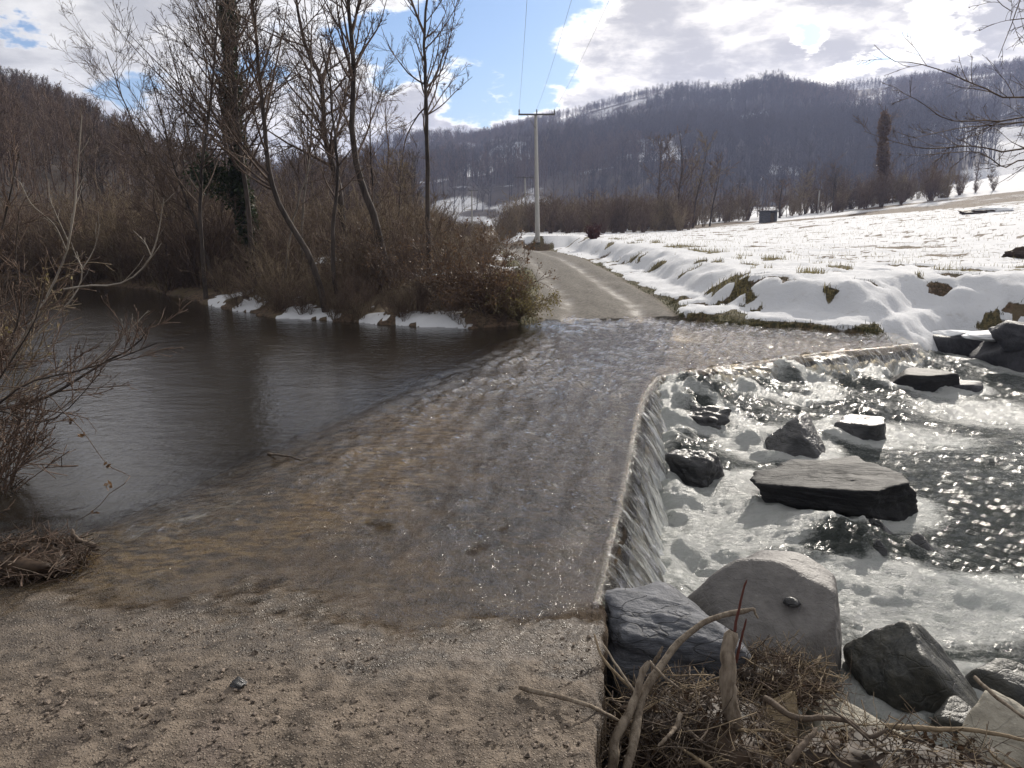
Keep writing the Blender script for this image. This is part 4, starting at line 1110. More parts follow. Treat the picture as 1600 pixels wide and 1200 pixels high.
tree('small multi twigged tree hanging over the water at the left end of the bank', [(262, 440), (258, 380), (240, 320), (246, 260)], 20.5, .06, 61, k1=18, t0=.15, lf=(.4, .6), k2=6, k3=4, up=.05)
tree('thin bare tree leaning right over the snow patch', [(440, 455), (452, 380), (470, 300), (500, 220), (520, 170)], 17.2, .05, 67, k1=14, t0=.25, lf=(.3, .45), k2=5, k3=4, up=.06, tmat=M_BARKG)


def ivy_tree():
    path = [(398, 400), (385, 340), (372, 270), (364, 190), (360, 110), (357, 30), (352, -40), (350, -100)]
    Y = 20.6; seed = 71
    root = tree('thick trunk wrapped in dark green ivy up to a narrow column', path, Y, .17, seed, k1=16, t0=.3, lf=(.2, .34), k2=6, k3=4, up=.07, group=None, rend=.3)
    rg = np.random.default_rng(8); pts = np.array([PY(u, v, Y) for u, v in path]); tr = spline(pts, 60); base = np.array(root.location)
    cs = []
    for i in range(0, 52):
        n = 190; w = .09 + .14 * abs(fbm(np.array([i * .21]), np.array([0.]), 3, 55)[0]) * 1.5
        if 26 < i < 34: w += .10
        if i < 20: w += .09
        th = rg.uniform(0, 6.28, n); rad = w * np.sqrt(rg.uniform(.1, 1, n))
        cs.append(np.stack([tr[i, 0] + np.cos(th) * rad, tr[i, 1] + np.sin(th) * rad, tr[i, 2] + rg.normal(size=n) * .12], 1))
    # ivy spreading along the low limbs
    for (a, b, w) in (((374, 300), (320, 250), .25), ((380, 320), (300, 270), .28)):
        q = spline([PY(*a, Y), PY(*b, Y - .4)], 14)
        for c in q: cs.append(c + rg.normal(size=(70, 3)) * w * .5)
    v, f = quads_at(np.concatenate(cs) - base, .05, rg)
    link('ivy', mesh_np('ivy', v, f), M_IVY, root)['kind'] = 'stuff'


ivy_tree()


def shrub_thing(name, label, x, y, seed, h, mat, group=None, leaves=0, cat='shrub', lmat=None, **kw):
    z = H(x, y); root = empty(name, (x, y, z)); tag(root, label, cat, group)
    T, e = shrub_geo(seed, h, **kw); link('stems', T.mesh('stems'), mat, root)
    if leaves:
        rg = np.random.default_rng(seed); q = e.reshape(-1, 3); c = q[rg.integers(0, len(q), leaves)] + rg.normal(size=(leaves, 3)) * .03
        v, f = quads_at(c, .022, rg); link('dead_leaves', mesh_np('dead_leaves', v, f), lmat or M_DEAD, root)['kind'] = 'stuff'
    return root


c = P(770, 492, .25)
shrub_thing('bramble_thicket', 'big russet bramble thicket at the right end of the wooded bank beside the road', c[0] - .1, c[1] + .9, 201, 1.55, M_TWIGR, None, 5200, n=46, spread=1.5, k2=9, k3=4, arch=.016, rbase=.013)
c = P(690, 490, .2)
shrub_thing('bramble_thicket', 'dark bramble tangle over the waterline below the lone slender tree', c[0], c[1] + .9, 203, 1.8, M_TWIG, None, 2200, n=40, spread=1.4, k2=9, k3=4, arch=.02, rbase=.012)
c = P(800, 500, .1)
shrub_thing('grassy_bush', 'low tan bush with dry grass at the corner where the road meets the water', c[0], c[1] + .35, 205, .9, M_TWIGT, None, 2600, n=50, spread=1.6, k2=7, k3=3, arch=.03, rbase=.008, lmat=M_GRASS)
c = P(590, 485, .15)
shrub_thing('bramble_thicket', 'brown twig tangle round the foot of the leaning trunks', c[0], c[1] + 1.0, 207, 1.6, M_TWIG, None, 900, n=36, spread=1.2, k2=8, k3=4, arch=.015, rbase=.013)
c = P(300, 455, .1)
shrub_thing('willow_shrub', 'many stemmed shrub leaning over the water at the left end of the wooded bank', c[0], c[1] + .8, 209, 2.6, M_TWIG, None, 0, n=40, spread=.8, k2=7, k3=4, rbase=.024)
c = P(760, 420, .5)
shrub_thing('tan_shrub', 'pale tan arching shrub behind the russet bramble thicket', c[0], c[1] + 1.0, 211, 1.15, M_TWIGT, None, 800, n=34, spread=.9, k2=8, k3=4, arch=.012, rbase=.013)

# --- the bare shrub leaning in from the left bank
def left_bush():
    b = PY(-150, 640, 5.8); z = H(b[0], b[1]); base = (b[0], b[1], z)
    root = empty('willow_bush', base); tag(root, 'bare reddish bush leaning over the pool at the left picture edge', 'bush')
    T = Tubes(); TT = Tubes(); TP = Tubes(); rg = np.random.default_rng(301)
    start = np.array([b[0], b[1], z])
    main = [([(-150, 650, 5.8), (-40, 645, 5.5), (60, 625, 5.4), (112, 598, 5.4), (165, 565, 5.4), (212, 540, 5.4), (236, 505, 5.4)], .020, 0),
            ([(-150, 650, 5.8), (-50, 660, 5.2), (40, 600, 5.1), (120, 580, 5.1), (190, 558, 5.1), (245, 536, 5.0)], .013, 0),
            ([(-150, 660, 5.9), (-30, 620, 6.2), (40, 520, 6.2), (80, 450, 6.2), (105, 390, 6.2), (112, 340, 6.2)], .019, 1),
            ([(-150, 660, 5.9), (-50, 600, 5.9), (10, 545, 5.9), (34, 470, 5.9), (24, 410, 5.9), (30, 330, 5.9)], .016, 0),
            ([(-150, 660, 5.9), (-40, 690, 5.5), (-5, 600, 5.4), (20, 560, 5.4), (55, 500, 5.4), (70, 440, 5.4)], .014, 0),
            ([(-150, 660, 5.9), (-60, 560, 6.4), (-20, 450, 6.4), (10, 330, 6.4), (30, 240, 6.4)], .018, 0),
            ([(-150, 660, 5.9), (-20, 640, 5.2), (60, 660, 5.0), (105, 640, 5.0), (150, 590, 5.0)], .011, 0)]
    for k, (pth, r, pale) in enumerate(main):
        q = spline([PY(*p) for p in pth], 18); q[0] = start - np.array([0, 0, .1]); rr = r * np.linspace(1, .25, 18)
        (TP if pale else T).add(q, rr, 7)
        p1, r1 = branch(q[None], rr[None], 16, .22, .99, (.4, 1.0), (.14, .3), 7, .05, .08, rg, .0032, .6); TT.add(p1, r1, 4)
        p2, r2 = branch(p1, r1, 6, .12, 1, (.35, .9), (.3, .6), 5, .04, .1, rg, .0024, .7); TT.add(p2, r2, 3)
        p3, r3 = branch(p2, r2, 2, .12, 1, (.35, .9), (.3, .6), 4, .03, .1, rg, .0018, .7); TT.add(p3, r3, 3)
    pale = [([(105, 390, 6.2), (116, 330, 6.2), (121, 270, 6.2), (128, 180, 6.2)], .008), ([(108, 380, 6.2), (92, 345, 6.2), (78, 310, 6.2), (76, 280, 6.2)], .006),
            ([(104, 392, 6.2), (84, 350, 6.2), (50, 320, 6.2), (32, 285, 6.2)], .006), ([(105, 388, 6.2), (110, 360, 6.2), (112, 335, 6.2)], .006),
            ([(100, 452, 6.0), (140, 446, 6.0), (180, 445, 6.0), (212, 430, 6.0), (236, 400, 6.0), (248, 360, 6.0), (256, 310, 6.0)], .009), ([(236, 400, 6.0), (226, 378, 6.0), (208, 360, 6.0)], .004),
            ([(60, 520, 6.0), (110, 470, 6.0), (126, 440, 6.0), (129, 419, 6.0), (142, 400, 6.0), (150, 380, 6.0), (156, 350, 6.0)], .007), ([(129, 419, 6.0), (119, 400, 6.0), (111, 378, 6.0)], .005),
            ([(150, 562, 5.4), (185, 530, 5.4), (205, 512, 5.4), (232, 485, 5.4)], .006), ([(205, 512, 5.4), (207, 490, 5.4)], .003), ([(192, 524, 5.4), (190, 498, 5.4)], .003)]
    for pth, r in pale:
        q = spline([PY(*p) for p in pth], 12); TP.add(q, r * np.linspace(1, .35, 12), 6)
        p1, r1 = branch(q[None], (r * np.linspace(1, .35, 12))[None], 5, .3, 1, (.3, .7), (.15, .3), 5, .06, .06, rg, .002, .6); TP.add(p1, r1, 3)
    link('limbs', T.mesh('limbs', base), M_BARK, root); link('pale_stems', TP.mesh('pale_stems', base), M_STEM, root); link('twigs', TT.mesh('twigs', base), M_TWIGR, root)


left_bush()
for k, (u, v, y, h, m_, lab) in enumerate(((-70, 700, 5.0, 1.15, M_TWIGR, 'low russet shrub at the left edge under the leaning bush'), (-60, 560, 7.6, 2.1, M_TWIGT, 'tan bushy shrub behind the leaning bush on the left bank'), (-20, 520, 11., 2.4, M_TWIG, 'brown shrub on the left bank further up the water'))):
    c = PY(u, v, y); shrub_thing('bank_shrub', lab, c[0], c[1], 311 + k, h, m_, None, 300 if k == 1 else 0, n=26, spread=1.0, k2=7, k3=4, rbase=.012, lmat=M_GRASS)


def sticks(name, label, cat, paths, mat, group=None, leaves=None, sides=7, part='stick', world=False, taper=.55):
    """one piece of wood: paths = [([(u,v,y)...], radius)]; the first is the body"""
    rg = np.random.default_rng(len(label)); base = None; root = None
    for k, (pth, r) in enumerate(paths):
        q = np.array(pth, float) if world else np.array([PY(*p) for p in pth])
        q = spline(q, 22); wv = rg.normal(size=(20, 3)); wv = (np.roll(wv, 1, 0) + wv + np.roll(wv, -1, 0)) / 3; q[1:-1] += wv * r * .22
        rr = r * np.linspace(1, taper, 22) * (1 + .05 * rg.normal(size=22)); rr[-1] *= .55; rr[0] *= .8
        T = Tubes(); T.add(q, rr, sides)
        if k == 0:
            base = q[-1]; root = link(name, T.mesh(name, base), mat, loc=base); tag(root, label, cat, group)
        else:
            link(part, T.mesh(part, base), mat, root)
    if leaves is not None:
        v, f = quads_at(np.array([PY(*p) for p in leaves]).repeat(5, 0) + rg.normal(size=(len(leaves) * 5, 3)) * .012 - base, .022, rg)
        link('dead_leaves', mesh_np('dead_leaves', v, f), M_DEAD, root)['kind'] = 'stuff'
    return root


sticks('hanging_stem', 'thin drooping stem with curled dead leaves hanging over the calm pool', 'stem', [([(-60, 600, 4.9), (60, 610, 4.9), (95, 640, 4.9), (128, 672, 4.9), (168, 726, 4.8), (204, 746, 4.7), (172, 770, 4.6), (150, 796, 4.5), (118, 815, 4.45)], .004)], M_TWIG, None, [(108, 658, 4.9), (131, 679, 4.85), (170, 728, 4.8), (172, 760, 4.65), (146, 797, 4.5)], 4)


# --- driftwood and flood debris
def debris(name, label, c, rad, ntw, nleaf, seed, up=.25, tw=(.12, .4), mats=(M_DRIFTD, M_DRIFTD, M_TWIGT)):
    rg = np.random.default_rng(seed); root = empty(name, c); tag(root, label, 'debris heap')
    lowest = -.6
    for j, mt in enumerate(mats):
        n = ntw // (j + 1)
        a = rg.uniform(0, 6.283, n); q = np.sqrt(rg.uniform(0, 1, n)); x = np.cos(a) * q * rad[0]; y = np.sin(a) * q * rad[1]
        z = rad[2] * (1 - q ** 2) * rg.uniform(.05, 1, n)
        d = rg.normal(size=(n, 3)); d[:, 2] = d[:, 2] * .35 + up * .4; d /= np.linalg.norm(d, axis=1)[:, None]
        L = rg.uniform(*tw, n); P0 = np.stack([x, y, z], 1) - d * (L / 2)[:, None]; pts = [P0]
        for i in range(6):
            d = d + rg.normal(size=d.shape) * .16; d /= np.linalg.norm(d, axis=1)[:, None]; pts.append(pts[-1] + d * (L / 6)[:, None])
        T = Tubes(); pp = np.stack(pts, 1); r_ = (np.clip(rg.lognormal(-6.1, .6, n), .001, .011) if j else rg.uniform(.0011, .0034, n))[:, None] * np.linspace(1, .4, 7)[None]
        T.add(pp, r_, 5 if j else 4)
        if j: 
            p1, r1 = branch(pp, r_, 3, .2, .9, (.4, 1), (.3, .5), 4, 0, .15, rg, .0015, .6); T.add(p1, r1, 3)
        nm = ('dark_twigs', 'tan_twigs', 'pale_twigs')[j]
        link(nm, T.mesh(nm), mt, root)['kind'] = 'stuff'
    a = rg.uniform(0, 6.283, nleaf); q = np.sqrt(rg.uniform(0, 1, nleaf))
    cc = np.stack([np.cos(a) * q * rad[0], np.sin(a) * q * rad[1], rad[2] * (1 - q ** 2) * rg.uniform(.0, .9, nleaf)], 1)
    v, f = quads_at(cc, .018, rg); link('leaf_litter', mesh_np('leaf_litter', v, f), M_LITTER, root)['kind'] = 'stuff'
    # matted core
    vv, ff = rock_shape(seed, 4, amp=.16, freq=5); vv = vv * np.array([rad[0] * .8, rad[1] * .8, rad[2] * .62]); vv[:, 2] += rad[2] * .05
    link('matted_core', mesh_np('matted_core', vv, ff), M_LITTER, root)
    return root


M_LITTER = leaf_mat('leaf_litter', (.022, .014, .010), (.085, .055, .036))
debris('driftwood_heap', 'tangled heap of flood driftwood and dry stalks against the boulders at the ford edge', tuple(PY(1085, 1165, 2.78)), (.38, .34, .22), 430, 1500, 5)
debris('stalk_tangle', 'mat of dry stalks caught on the shoulder of the big pale boulder', tuple(PY(1215, 1065, 3.2)), (.25, .2, .10), 250, 200, 6, tw=(.1, .34), mats=(M_DRIFTD, M_TWIGT, M_TWIG))
debris('debris_heap', 'small dark heap of twigs and leaves on the concrete at the left edge', tuple(P(38, 880, .0)), (.34, .24, .15), 260, 900, 7, tw=(.08, .34), mats=(M_DRIFTD, M_TWIG, M_TWIGR))
debris('stalk_litter', 'loose dry stalks scattered over the cream stones in the lower right corner', tuple(PY(1400, 1195, 2.45)), (.46, .22, .06), 110, 260, 8, tw=(.12, .4), mats=(M_TWIGT, M_DRIFTD, M_TWIGT))

GD = 'driftwood sticks at the ford edge'
sticks('driftwood_branch', 'long curved bare branch arching over the driftwood heap', 'branch', [([(975, 1215, 2.45), (993, 1135, 2.6), (1010, 1080, 2.7), (1040, 1030, 2.8), (1065, 1000, 2.85), (1100, 972, 2.9), (1145, 958, 2.9), (1178, 951, 2.9)], .019), ([(1178, 951, 2.9), (1180, 958, 2.9), (1184, 966, 2.9)], .006)], M_DRIFT, GD, part='hooked_tip')
sticks('driftwood_branch', 'pale barkless forked branch left of the long curved one', 'branch', [([(952, 1215, 2.5), (958, 1170, 2.55), (975, 1130, 2.6), (990, 1095, 2.65), (1000, 1065, 2.68), (1014, 1033, 2.7)], .022), ([(1014, 1033, 2.7), (1035, 1055, 2.7), (1062, 1076, 2.72)], .007), ([(1022, 1035, 2.75), (1030, 1022, 2.75), (1036, 1010, 2.75)], .009)], M_DRIFT, GD, part='side_branch')
sticks('driftwood_stump', 'upright weathered broken stub standing in the driftwood heap', 'stump', [([(1148, 1178, 2.72), (1143, 1120, 2.74), (1136, 1060, 2.76), (1138, 1015, 2.78), (1146, 986, 2.8)], .036)], M_DRIFT, GD, sides=12, taper=.8)
sticks('red_twig', 'dark red twig rising from the top of the weathered stub', 'twig', [([(1144, 1000, 2.8), (1152, 965, 2.8), (1158, 935, 2.8), (1167, 906, 2.8)], .0065)], M_RED, GD)
sticks('red_twig', 'short red twig with a broken tip beside the weathered stub', 'twig', [([(1150, 1035, 2.79), (1158, 1000, 2.79), (1164, 978, 2.79), (1166, 967, 2.79)], .0065)], M_RED, GD)
a_, b_, c_ = P(812, 1078, .075), P(870, 1095, .085), P(915, 1108, .09)
sticks('driftwood_stick', 'thin stick reaching from the driftwood heap onto the concrete', 'stick', [([tuple(a_ + (0, 0, .012)), tuple(b_ + (0, 0, .018)), tuple(c_ + (0, 0, .02)), tuple(PY(968, 1126, 2.62))], .010)], M_DRIFT, GD, world=True)
sticks('driftwood_stick', 'yellowish thin bent stick lying against the concrete edge', 'stick', [([(985, 1075, 2.75), (960, 1050, 2.8), (940, 1025, 2.85), (928, 990, 2.9)], .0075)], M_TWIGT, GD)
sticks('driftwood_stick', 'straight thin pale stick beside the yellowish bent one', 'stick', [([(990, 1080, 2.74), (965, 1042, 2.8), (942, 1006, 2.88)], .006)], M_DRIFT, GD)
sticks('driftwood_stick', 'short pale crooked stick low in front of the heap', 'stick', [([(1064, 1115, 2.6), (1055, 1138, 2.55), (1045, 1150, 2.5), (1028, 1166, 2.46)], .010)], M_DRIFT, GD)
sticks('driftwood_branch', 'dark knotty root winding over the flat cream stone', 'branch', [([(1195, 1090, 2.75), (1240, 1118, 2.62), (1290, 1122, 2.6), (1330, 1128, 2.55), (1356, 1150, 2.5), (1385, 1140, 2.5)], .014)], M_DRIFTD, GD)
sticks('driftwood_stick', 'long straight stick lying along the shore in the lower right', 'stick', [([(1382, 1134, 2.62), (1450, 1139, 2.58), (1530, 1142, 2.55), (1640, 1165, 2.5)], .011)], M_TWIGT, GD)
sticks('driftwood_stick', 'grey slanting stick in front of the dark boulder at right edge', 'stick', [([(1523, 1058, 2.95), (1560, 1092, 2.8), (1620, 1135, 2.65)], .010)], M_DRIFT, GD)
sticks('driftwood_stick', 'thick short dark stick leaning on the flat cream stone', 'stick', [([(1230, 1195, 2.4), (1255, 1165, 2.44), (1276, 1138, 2.5)], .015)], M_DRIFTD, GD)
sticks('driftwood_stick', 'short dark stick lying half in the ripples at the upstream ford edge', 'stick', [([tuple(P(418, 709, .01)), tuple(P(450, 713, .03)), tuple(P(470, 719, .015))], .010)], M_DRIFTD, GD, world=True)
sticks('driftwood_root', 'broken brown root chunk at the tip of the left debris heap', 'root', [([tuple(P(150, 853, .03)), tuple(P(128, 846, .06)), tuple(P(116, 838, .1)), tuple(P(112, 826, .14))], .018), ([tuple(P(118, 842, .07)), tuple(P(118, 858, .02))], .012), ([tuple(P(155, 858, .01)), tuple(P(100, 862, .012)), tuple(P(60, 858, .02))], .007)], M_DRIFTD, GD, part='root_prong', world=True)

from mathutils.bvhtree import BVHTree


def ray_hit(o, u, v):
    me = o.data; bv = BVHTree.FromPolygons([o.matrix_basis @ w.co for w in me.vertices], [p.vertices[:] for p in me.polygons])
    return bv.ray_cast(Vector((0, 0, CAM_Z)), Vector(ray(u, v)).normalized())[0]


h_ = ray_hit(big, 1236, 946)
vv, f = rock_shape(91, 3, amp=.08)
o = link('stone_chip', mesh_np('stone_chip', vv * np.array([.045, .035, .035]), f), M_RDARK, loc=(h_ + Vector((0, -.005, .02))) if h_ else (1.4, 3.6, .1))
tag(o, 'small dark stone sitting on the smooth face of the big pale boulder', 'stone')
c = P(372, 1069, .085); vv, f = rock_shape(93, 4, amp=.08)
o = link('stone', mesh_np('stone', vv * np.array([.032, .024, .02]), f), M_RDARK, loc=(c[0], c[1], slab_z(np.array([c[0]]), np.array([c[1]]))[0] + .012))
tag(o, 'single small black stone lying on the gritty concrete in the foreground', 'stone')


def gravel():
    """loose grit on the dry end of the ford"""
    rg = np.random.default_rng(77); n = 8000
    y = 1.7 + 2.0 * rg.uniform(0, 1, n) ** 1.1; x = rg.uniform(-1, 1, n) * (y * .9); xe = np.interp(y, EDGE[:, 1][:6], EDGE[:, 0][:6])
    k = (x < xe - .02) & (fbm(x * 2.2, y * 2.2, 3, 901) > -.35); x, y = x[k], y[k]; n = len(x)
    z = slab_z(x, y); k = z > .0; x, y, z = x[k], y[k], z[k]; n = len(x)
    d, f = ico(1); s = rg.lognormal(-5.35, .42, n); s = np.clip(s, .0022, .013)
    sh = rg.uniform(.7, 1.3, (n, 1, 3)); jit = 1 + .22 * rg.normal(size=(n, len(d), 1))
    v = d[None] * sh * jit * s[:, None, None]; v[..., 2] *= .7
    v = v + np.stack([x, y, z + s * .25], 1)[:, None]
    ff = (f[None] + (np.arange(n) * len(d))[:, None, None]).reshape(-1, 3)
    m, g = new_mat('grit'); r = g.noise(g.pos(), 60, 2, .5)
    g.out(g.principled(g.mix(g.ss(r, .35, .65), (.05, .038, .03), (.25, .2, .16)), .85))
    o = link('gravel', mesh_np('gravel', v.reshape(-1, 3), ff, None, False), m); o['kind'] = 'stuff'


gravel()


# --- poles and wires
M_POLE, g = new_mat('pole_concrete'); n_ = g.noise(g.obj(), 5, 5, .6)
g.out(g.principled(g.mix(n_, (.34, .33, .31), (.50, .49, .46)), .85))
M_STEEL, g = new_mat('dark_steel'); g.out(g.principled((.10, .095, .095), .6))
M_WIRE, g = new_mat('wire'); g.out(g.principled((.2, .2, .21), .5))


def pole(label, ubase, utop, vtop, Y, arm_u, r0):
    top = PY(utop, vtop, Y); bx = PY(ubase, 385, Y)[0]; z0 = H(bx, Y)
    root = empty('power_pole', (bx, Y, z0)); tag(root, label, 'power pole', 'power poles along the valley road')
    b = np.array([bx, Y, z0])
    q = np.linspace(np.array([bx, Y, z0 - .4]), top, 10); T = Tubes(); T.add(q, np.linspace(r0, r0 * .55, 10), 10)
    T.add(np.array([top, top + (0, 0, .01)]), np.array([r0 * .55, .001]), 10)
    link('pole_shaft', T.mesh('pole_shaft', b), M_POLE, root)
    tips = []
    bm = bmesh.new(); w0, w1 = [(u - 800) / 1200 * (Y * CP) for u in arm_u]; az = top[2] - .06
    xs = [PY(arm_u[0], vtop, Y)[0], PY(arm_u[1], vtop, Y)[0]]
    bmesh.ops.create_cube(bm, size=1); bmesh.ops.scale(bm, vec=(xs[1] - xs[0], .10, .10), verts=bm.verts); bmesh.ops.translate(bm, vec=((xs[0] + xs[1]) / 2 - bx, -r0 - .02, az - z0), verts=bm.verts)
    me = bpy.data.meshes.new('crossarm'); bm.to_mesh(me); bm.free(); link('crossarm', me, M_STEEL, root)
    for t in ((0.02, .5, .98) if len(arm_u) == 2 else ()):
        x = xs[0] + (xs[1] - xs[0]) * t; T = Tubes()
        q = np.array([[x, Y - r0 - .02, az + .05 + k * .045] for k in range(7)]); T.add(q, np.array([.02, .05, .03, .055, .03, .05, .02]), 8)
        link('insulator', T.mesh('insulator', b), M_STEEL, root); tips.append(q[-1])
    T = Tubes(); T.add(np.linspace(top + (-.0, -r0, -.9), np.array([xs[0] + .25 * (xs[1] - xs[0]), Y - r0 - .02, az - .06]), 4), np.full(4, .02), 5); link('brace', T.mesh('brace', b), M_STEEL, root)
    return tips


t1 = pole('tall concrete power pole nearest the camera beside the bend of the gravel road', 840, 837, 178, 52, (810, 867), .17)
t2 = pole('shorter looking power pole just left of the tallest one, further up the valley', 822, 820, 277, 104, (803, 834), .17)
t3 = pole('faint distant power pole behind the bramble bushes, left of the other two', 738, 737, 297, 112, (732, 747), .15)


def wire(label, a, b, sag):
    a, b = np.array(a, float), np.array(b, float); t = np.linspace(0, 1, 40)
    q = a + (b - a) * t[:, None]; q[:, 2] -= sag * 4 * t * (1 - t)
    T = Tubes(); T.add(q, np.full(40, .0055), 4)
    o = link('power_line', T.mesh('power_line', a), M_WIRE, loc=a); tag(o, label, 'power line', 'overhead power lines')


dirs = [(1.0, 'left'), (2.6, 'middle'), (3.6, 'right')]
for (tp, (xx, nm)), sx in zip(zip(t1, dirs), (.42, 2.0, 3.1)):
    wire(f'{nm} wire running overhead from the tallest pole out of the top of the picture', tp, (sx, -14, tp[2] + .6), 1.0)
for tp, tq, nm in zip(t1, t2, ('left', 'middle', 'right')):
    wire(f'{nm} wire between the tallest pole and the second pole behind it', tp, tq, .8)
for tp, tq, nm in ((t2[0], t3[0], 'upper'), (t2[1], t3[2], 'lower')):
    wire(f'{nm} wire between the second pole and the faint distant pole', tp, tq, .9)

# --- trees and bushes beyond the field
far = dict(group='bare trees beyond the field', rmin=.016, up=.06)
for k, (lab, path, Y, r0, kw) in enumerate((
        ('bushy bare tree at the left end of the group beyond the field', [(1022, 362), (1028, 320), (1030, 280), (1036, 225)], 76, .16, {}),
        ('tallest bare tree in the middle of the group beyond the field', [(1062, 362), (1060, 310), (1066, 260), (1062, 205)], 78, .2, {}),
        ('leaning bare tree right of the tallest one beyond the field', [(1082, 362), (1088, 310), (1100, 262), (1106, 225)], 77, .17, {}),
        ('right hand bare tree of the group beyond the field, beside the snowy clearing', [(1108, 360), (1114, 320), (1122, 285), (1126, 250)], 79, .16, {}),
        ('lone dark rounded tree standing just right of the small shed', [(1218, 350), (1218, 325), (1220, 305), (1222, 288)], 86, .22, dict(k2=8)),
        ('brown bare tree behind the field edge, left of a slim pale post', [(1258, 338), (1256, 310), (1260, 285), (1262, 262)], 92, .18, {}),
        ('brown bare tree behind the field edge, right of a slim pale post', [(1300, 335), (1302, 310), (1304, 285), (1308, 262)], 94, .18, {}),
        ('thin forked tree low on the snowy slope near the right edge', [(1520, 300), (1524, 285), (1528, 270), (1530, 262)], 128, .13, dict(k1=10)),
        ('thin twin tree beside the forked one on the snowy slope', [(1546, 298), (1548, 285), (1550, 272), (1552, 264)], 130, .13, dict(k1=10)))):
    kk = dict(far); kk.update(dict(k1=12, t0=.18, lf=(.32, .5), k2=5, k3=4)); kk.update(kw)
    tree(lab, path, Y, r0, 400 + k * 3, mat=(M_TWIG, M_TWIGR, M_TWIGT)[k % 3], **kk)


def ivy_column():
    Y = 92; path = [(1384, 330), (1383, 290), (1380, 240), (1382, 190), (1384, 165)]
    root = tree('tall hazy tree with a dense ivy column rising above the field edge', path, Y, .28, 450, group=None, k1=12, t0=.25, lf=(.2, .34), k2=5, k3=4, rmin=.016, up=.04)
    rg = np.random.default_rng(12); tr = spline([PY(u, v, Y) for u, v in path], 40); b = np.array(root.location); cs = []
    for i in range(2, 36):
        n = 150; w = (.55 + .5 * abs(fbm(np.array([i * .3]), np.array([2.]), 3, 66)[0])) * (1.15 - i / 50)
        th = rg.uniform(0, 6.28, n); rad = w * np.sqrt(rg.uniform(.1, 1, n)) * 1.25
        cs.append(np.stack([tr[i, 0] + np.cos(th) * rad, tr[i, 1] + np.sin(th) * rad, tr[i, 2] + rg.normal(size=n) * .3], 1))
    v, f = quads_at(np.concatenate(cs) - b, .13, rg); link('ivy', mesh_np('ivy', v, f), M_DEAD, root)['kind'] = 'stuff'


ivy_column()
for k, (u, v, y, h, lab) in enumerate(((1330, 335, 90, 2.2, 'rounded brown bush left of the ivy column at the field edge'), (1410, 330, 88, 2.6, 'spreading brown bush right of the ivy column at the field edge'), (926, 384, 44, .9, 'small dark red bush by the road bend beyond the snow bank'), (1215, 292, 0, 0, ''))):
    if not lab: continue
    c = PY(u, v, y); shrub_thing('field_bush', lab, c[0], c[1], 470 + k, h, (M_TWIG, M_TWIG, M_RED)[k], None, 0, n=40, spread=1.0, k2=7, k3=4, rmin=.011, rbase=.03)


def box(bm, sx, sy, sz, loc):
    r = bmesh.ops.create_cube(bm, size=1); bmesh.ops.scale(bm, vec=(sx, sy, sz), verts=r['verts']); bmesh.ops.translate(bm, vec=loc, verts=r['verts'])


def shed():
    Y = 74; c = PY(1199, 358, Y); z = H(c[0], Y); root = empty('shed', (c[0], Y, z)); root.rotation_euler[2] = .35; root.scale = (.8, .8, .8); tag(root, 'small grey concrete shed with a flat roof at the far field edge', 'shed')
    for nm, boxes, mt in (('wall', ((1.5, .14, 1.3, (0, .6, .6)), (.14, 1.3, 1.3, (-.7, 0, .6)), (.14, 1.3, 1.3, (.7, 0, .6)), (.5, .14, 1.3, (-.45, -.6, .6)), (.3, .14, 1.3, (.55, -.6, .6))), M_RBLUE), ('roof', ((1.8, 1.6, .12, (0, 0, 1.32)),), M_RBLOCK), ('door', ((.6, .05, 1.1, (.1, -.58, .55)),), M_DRIFTD)):
        bm = bmesh.new()
        for b in boxes: box(bm, *b)
        me = bpy.data.meshes.new(nm); bm.to_mesh(me); bm.free(); link(nm, me, mt, root)


shed()
c = PY(1278, 330, 90); T = Tubes(); zz_ = H(c[0], 90); T.add(np.array([[0, 0, -.2], [0, 0, 1.2], [0, 0, 2.6]]), np.full(3, .07), 7)
o = link('marker_post', T.mesh('marker_post'), M_POLE, loc=(c[0], 90, zz_)); tag(o, 'slim pale post standing between two bare trees behind the field', 'post')


def mound(label, u, v, Y, w, d, h, seed, snow=True):
    c = PY(u, v, Y); z = H(c[0], Y); root = empty('earth_mound', (c[0], Y, z)); tag(root, label, 'earth mound')
    vv, f = rock_shape(seed, 5, amp=.12, freq=3); link('earth', mesh_np('earth', vv * np.array([w / 2, d / 2, h]), f), M_LITTER, root)
    if snow:
        vv2, f2 = rock_shape(seed + 1, 5, amp=.12, freq=3); link('snow_cap', mesh_np('snow_cap', vv2 * np.array([w * .44, d * .4, h * .7]) + np.array([.02, -d * .12, h * .33]), f2), M_SNOW, root)


mound('low dark earth mound partly covered by snow out in the field', 1540, 355, 50, 3.4, 1.6, .32, 501)
mound('dark earth heap at the right picture edge on top of the snow bank', 1625, 405, 21, 1.9, 1.0, .34, 505, False)


def snow_cap(o, sx, sy, h, dz, seed):
    vv, f = rock_shape(seed, 5, amp=.06, freq=2.5, nrand=16); zt = max(v.co.z for v in o.data.vertices); xs = max(v.co.x for v in o.data.vertices); ys = max(v.co.y for v in o.data.vertices)
    link('snow_cap', mesh_np('snow_cap', vv * np.array([xs * sx, ys * sy, h]) + np.array([0, ys * .15, zt + dz]), f), M_SNOW, o)


snow_cap(bk, 1.06, .98, .10, -.02, 511); snow_cap(bk2, .9, .85, .07, -.01, 512)


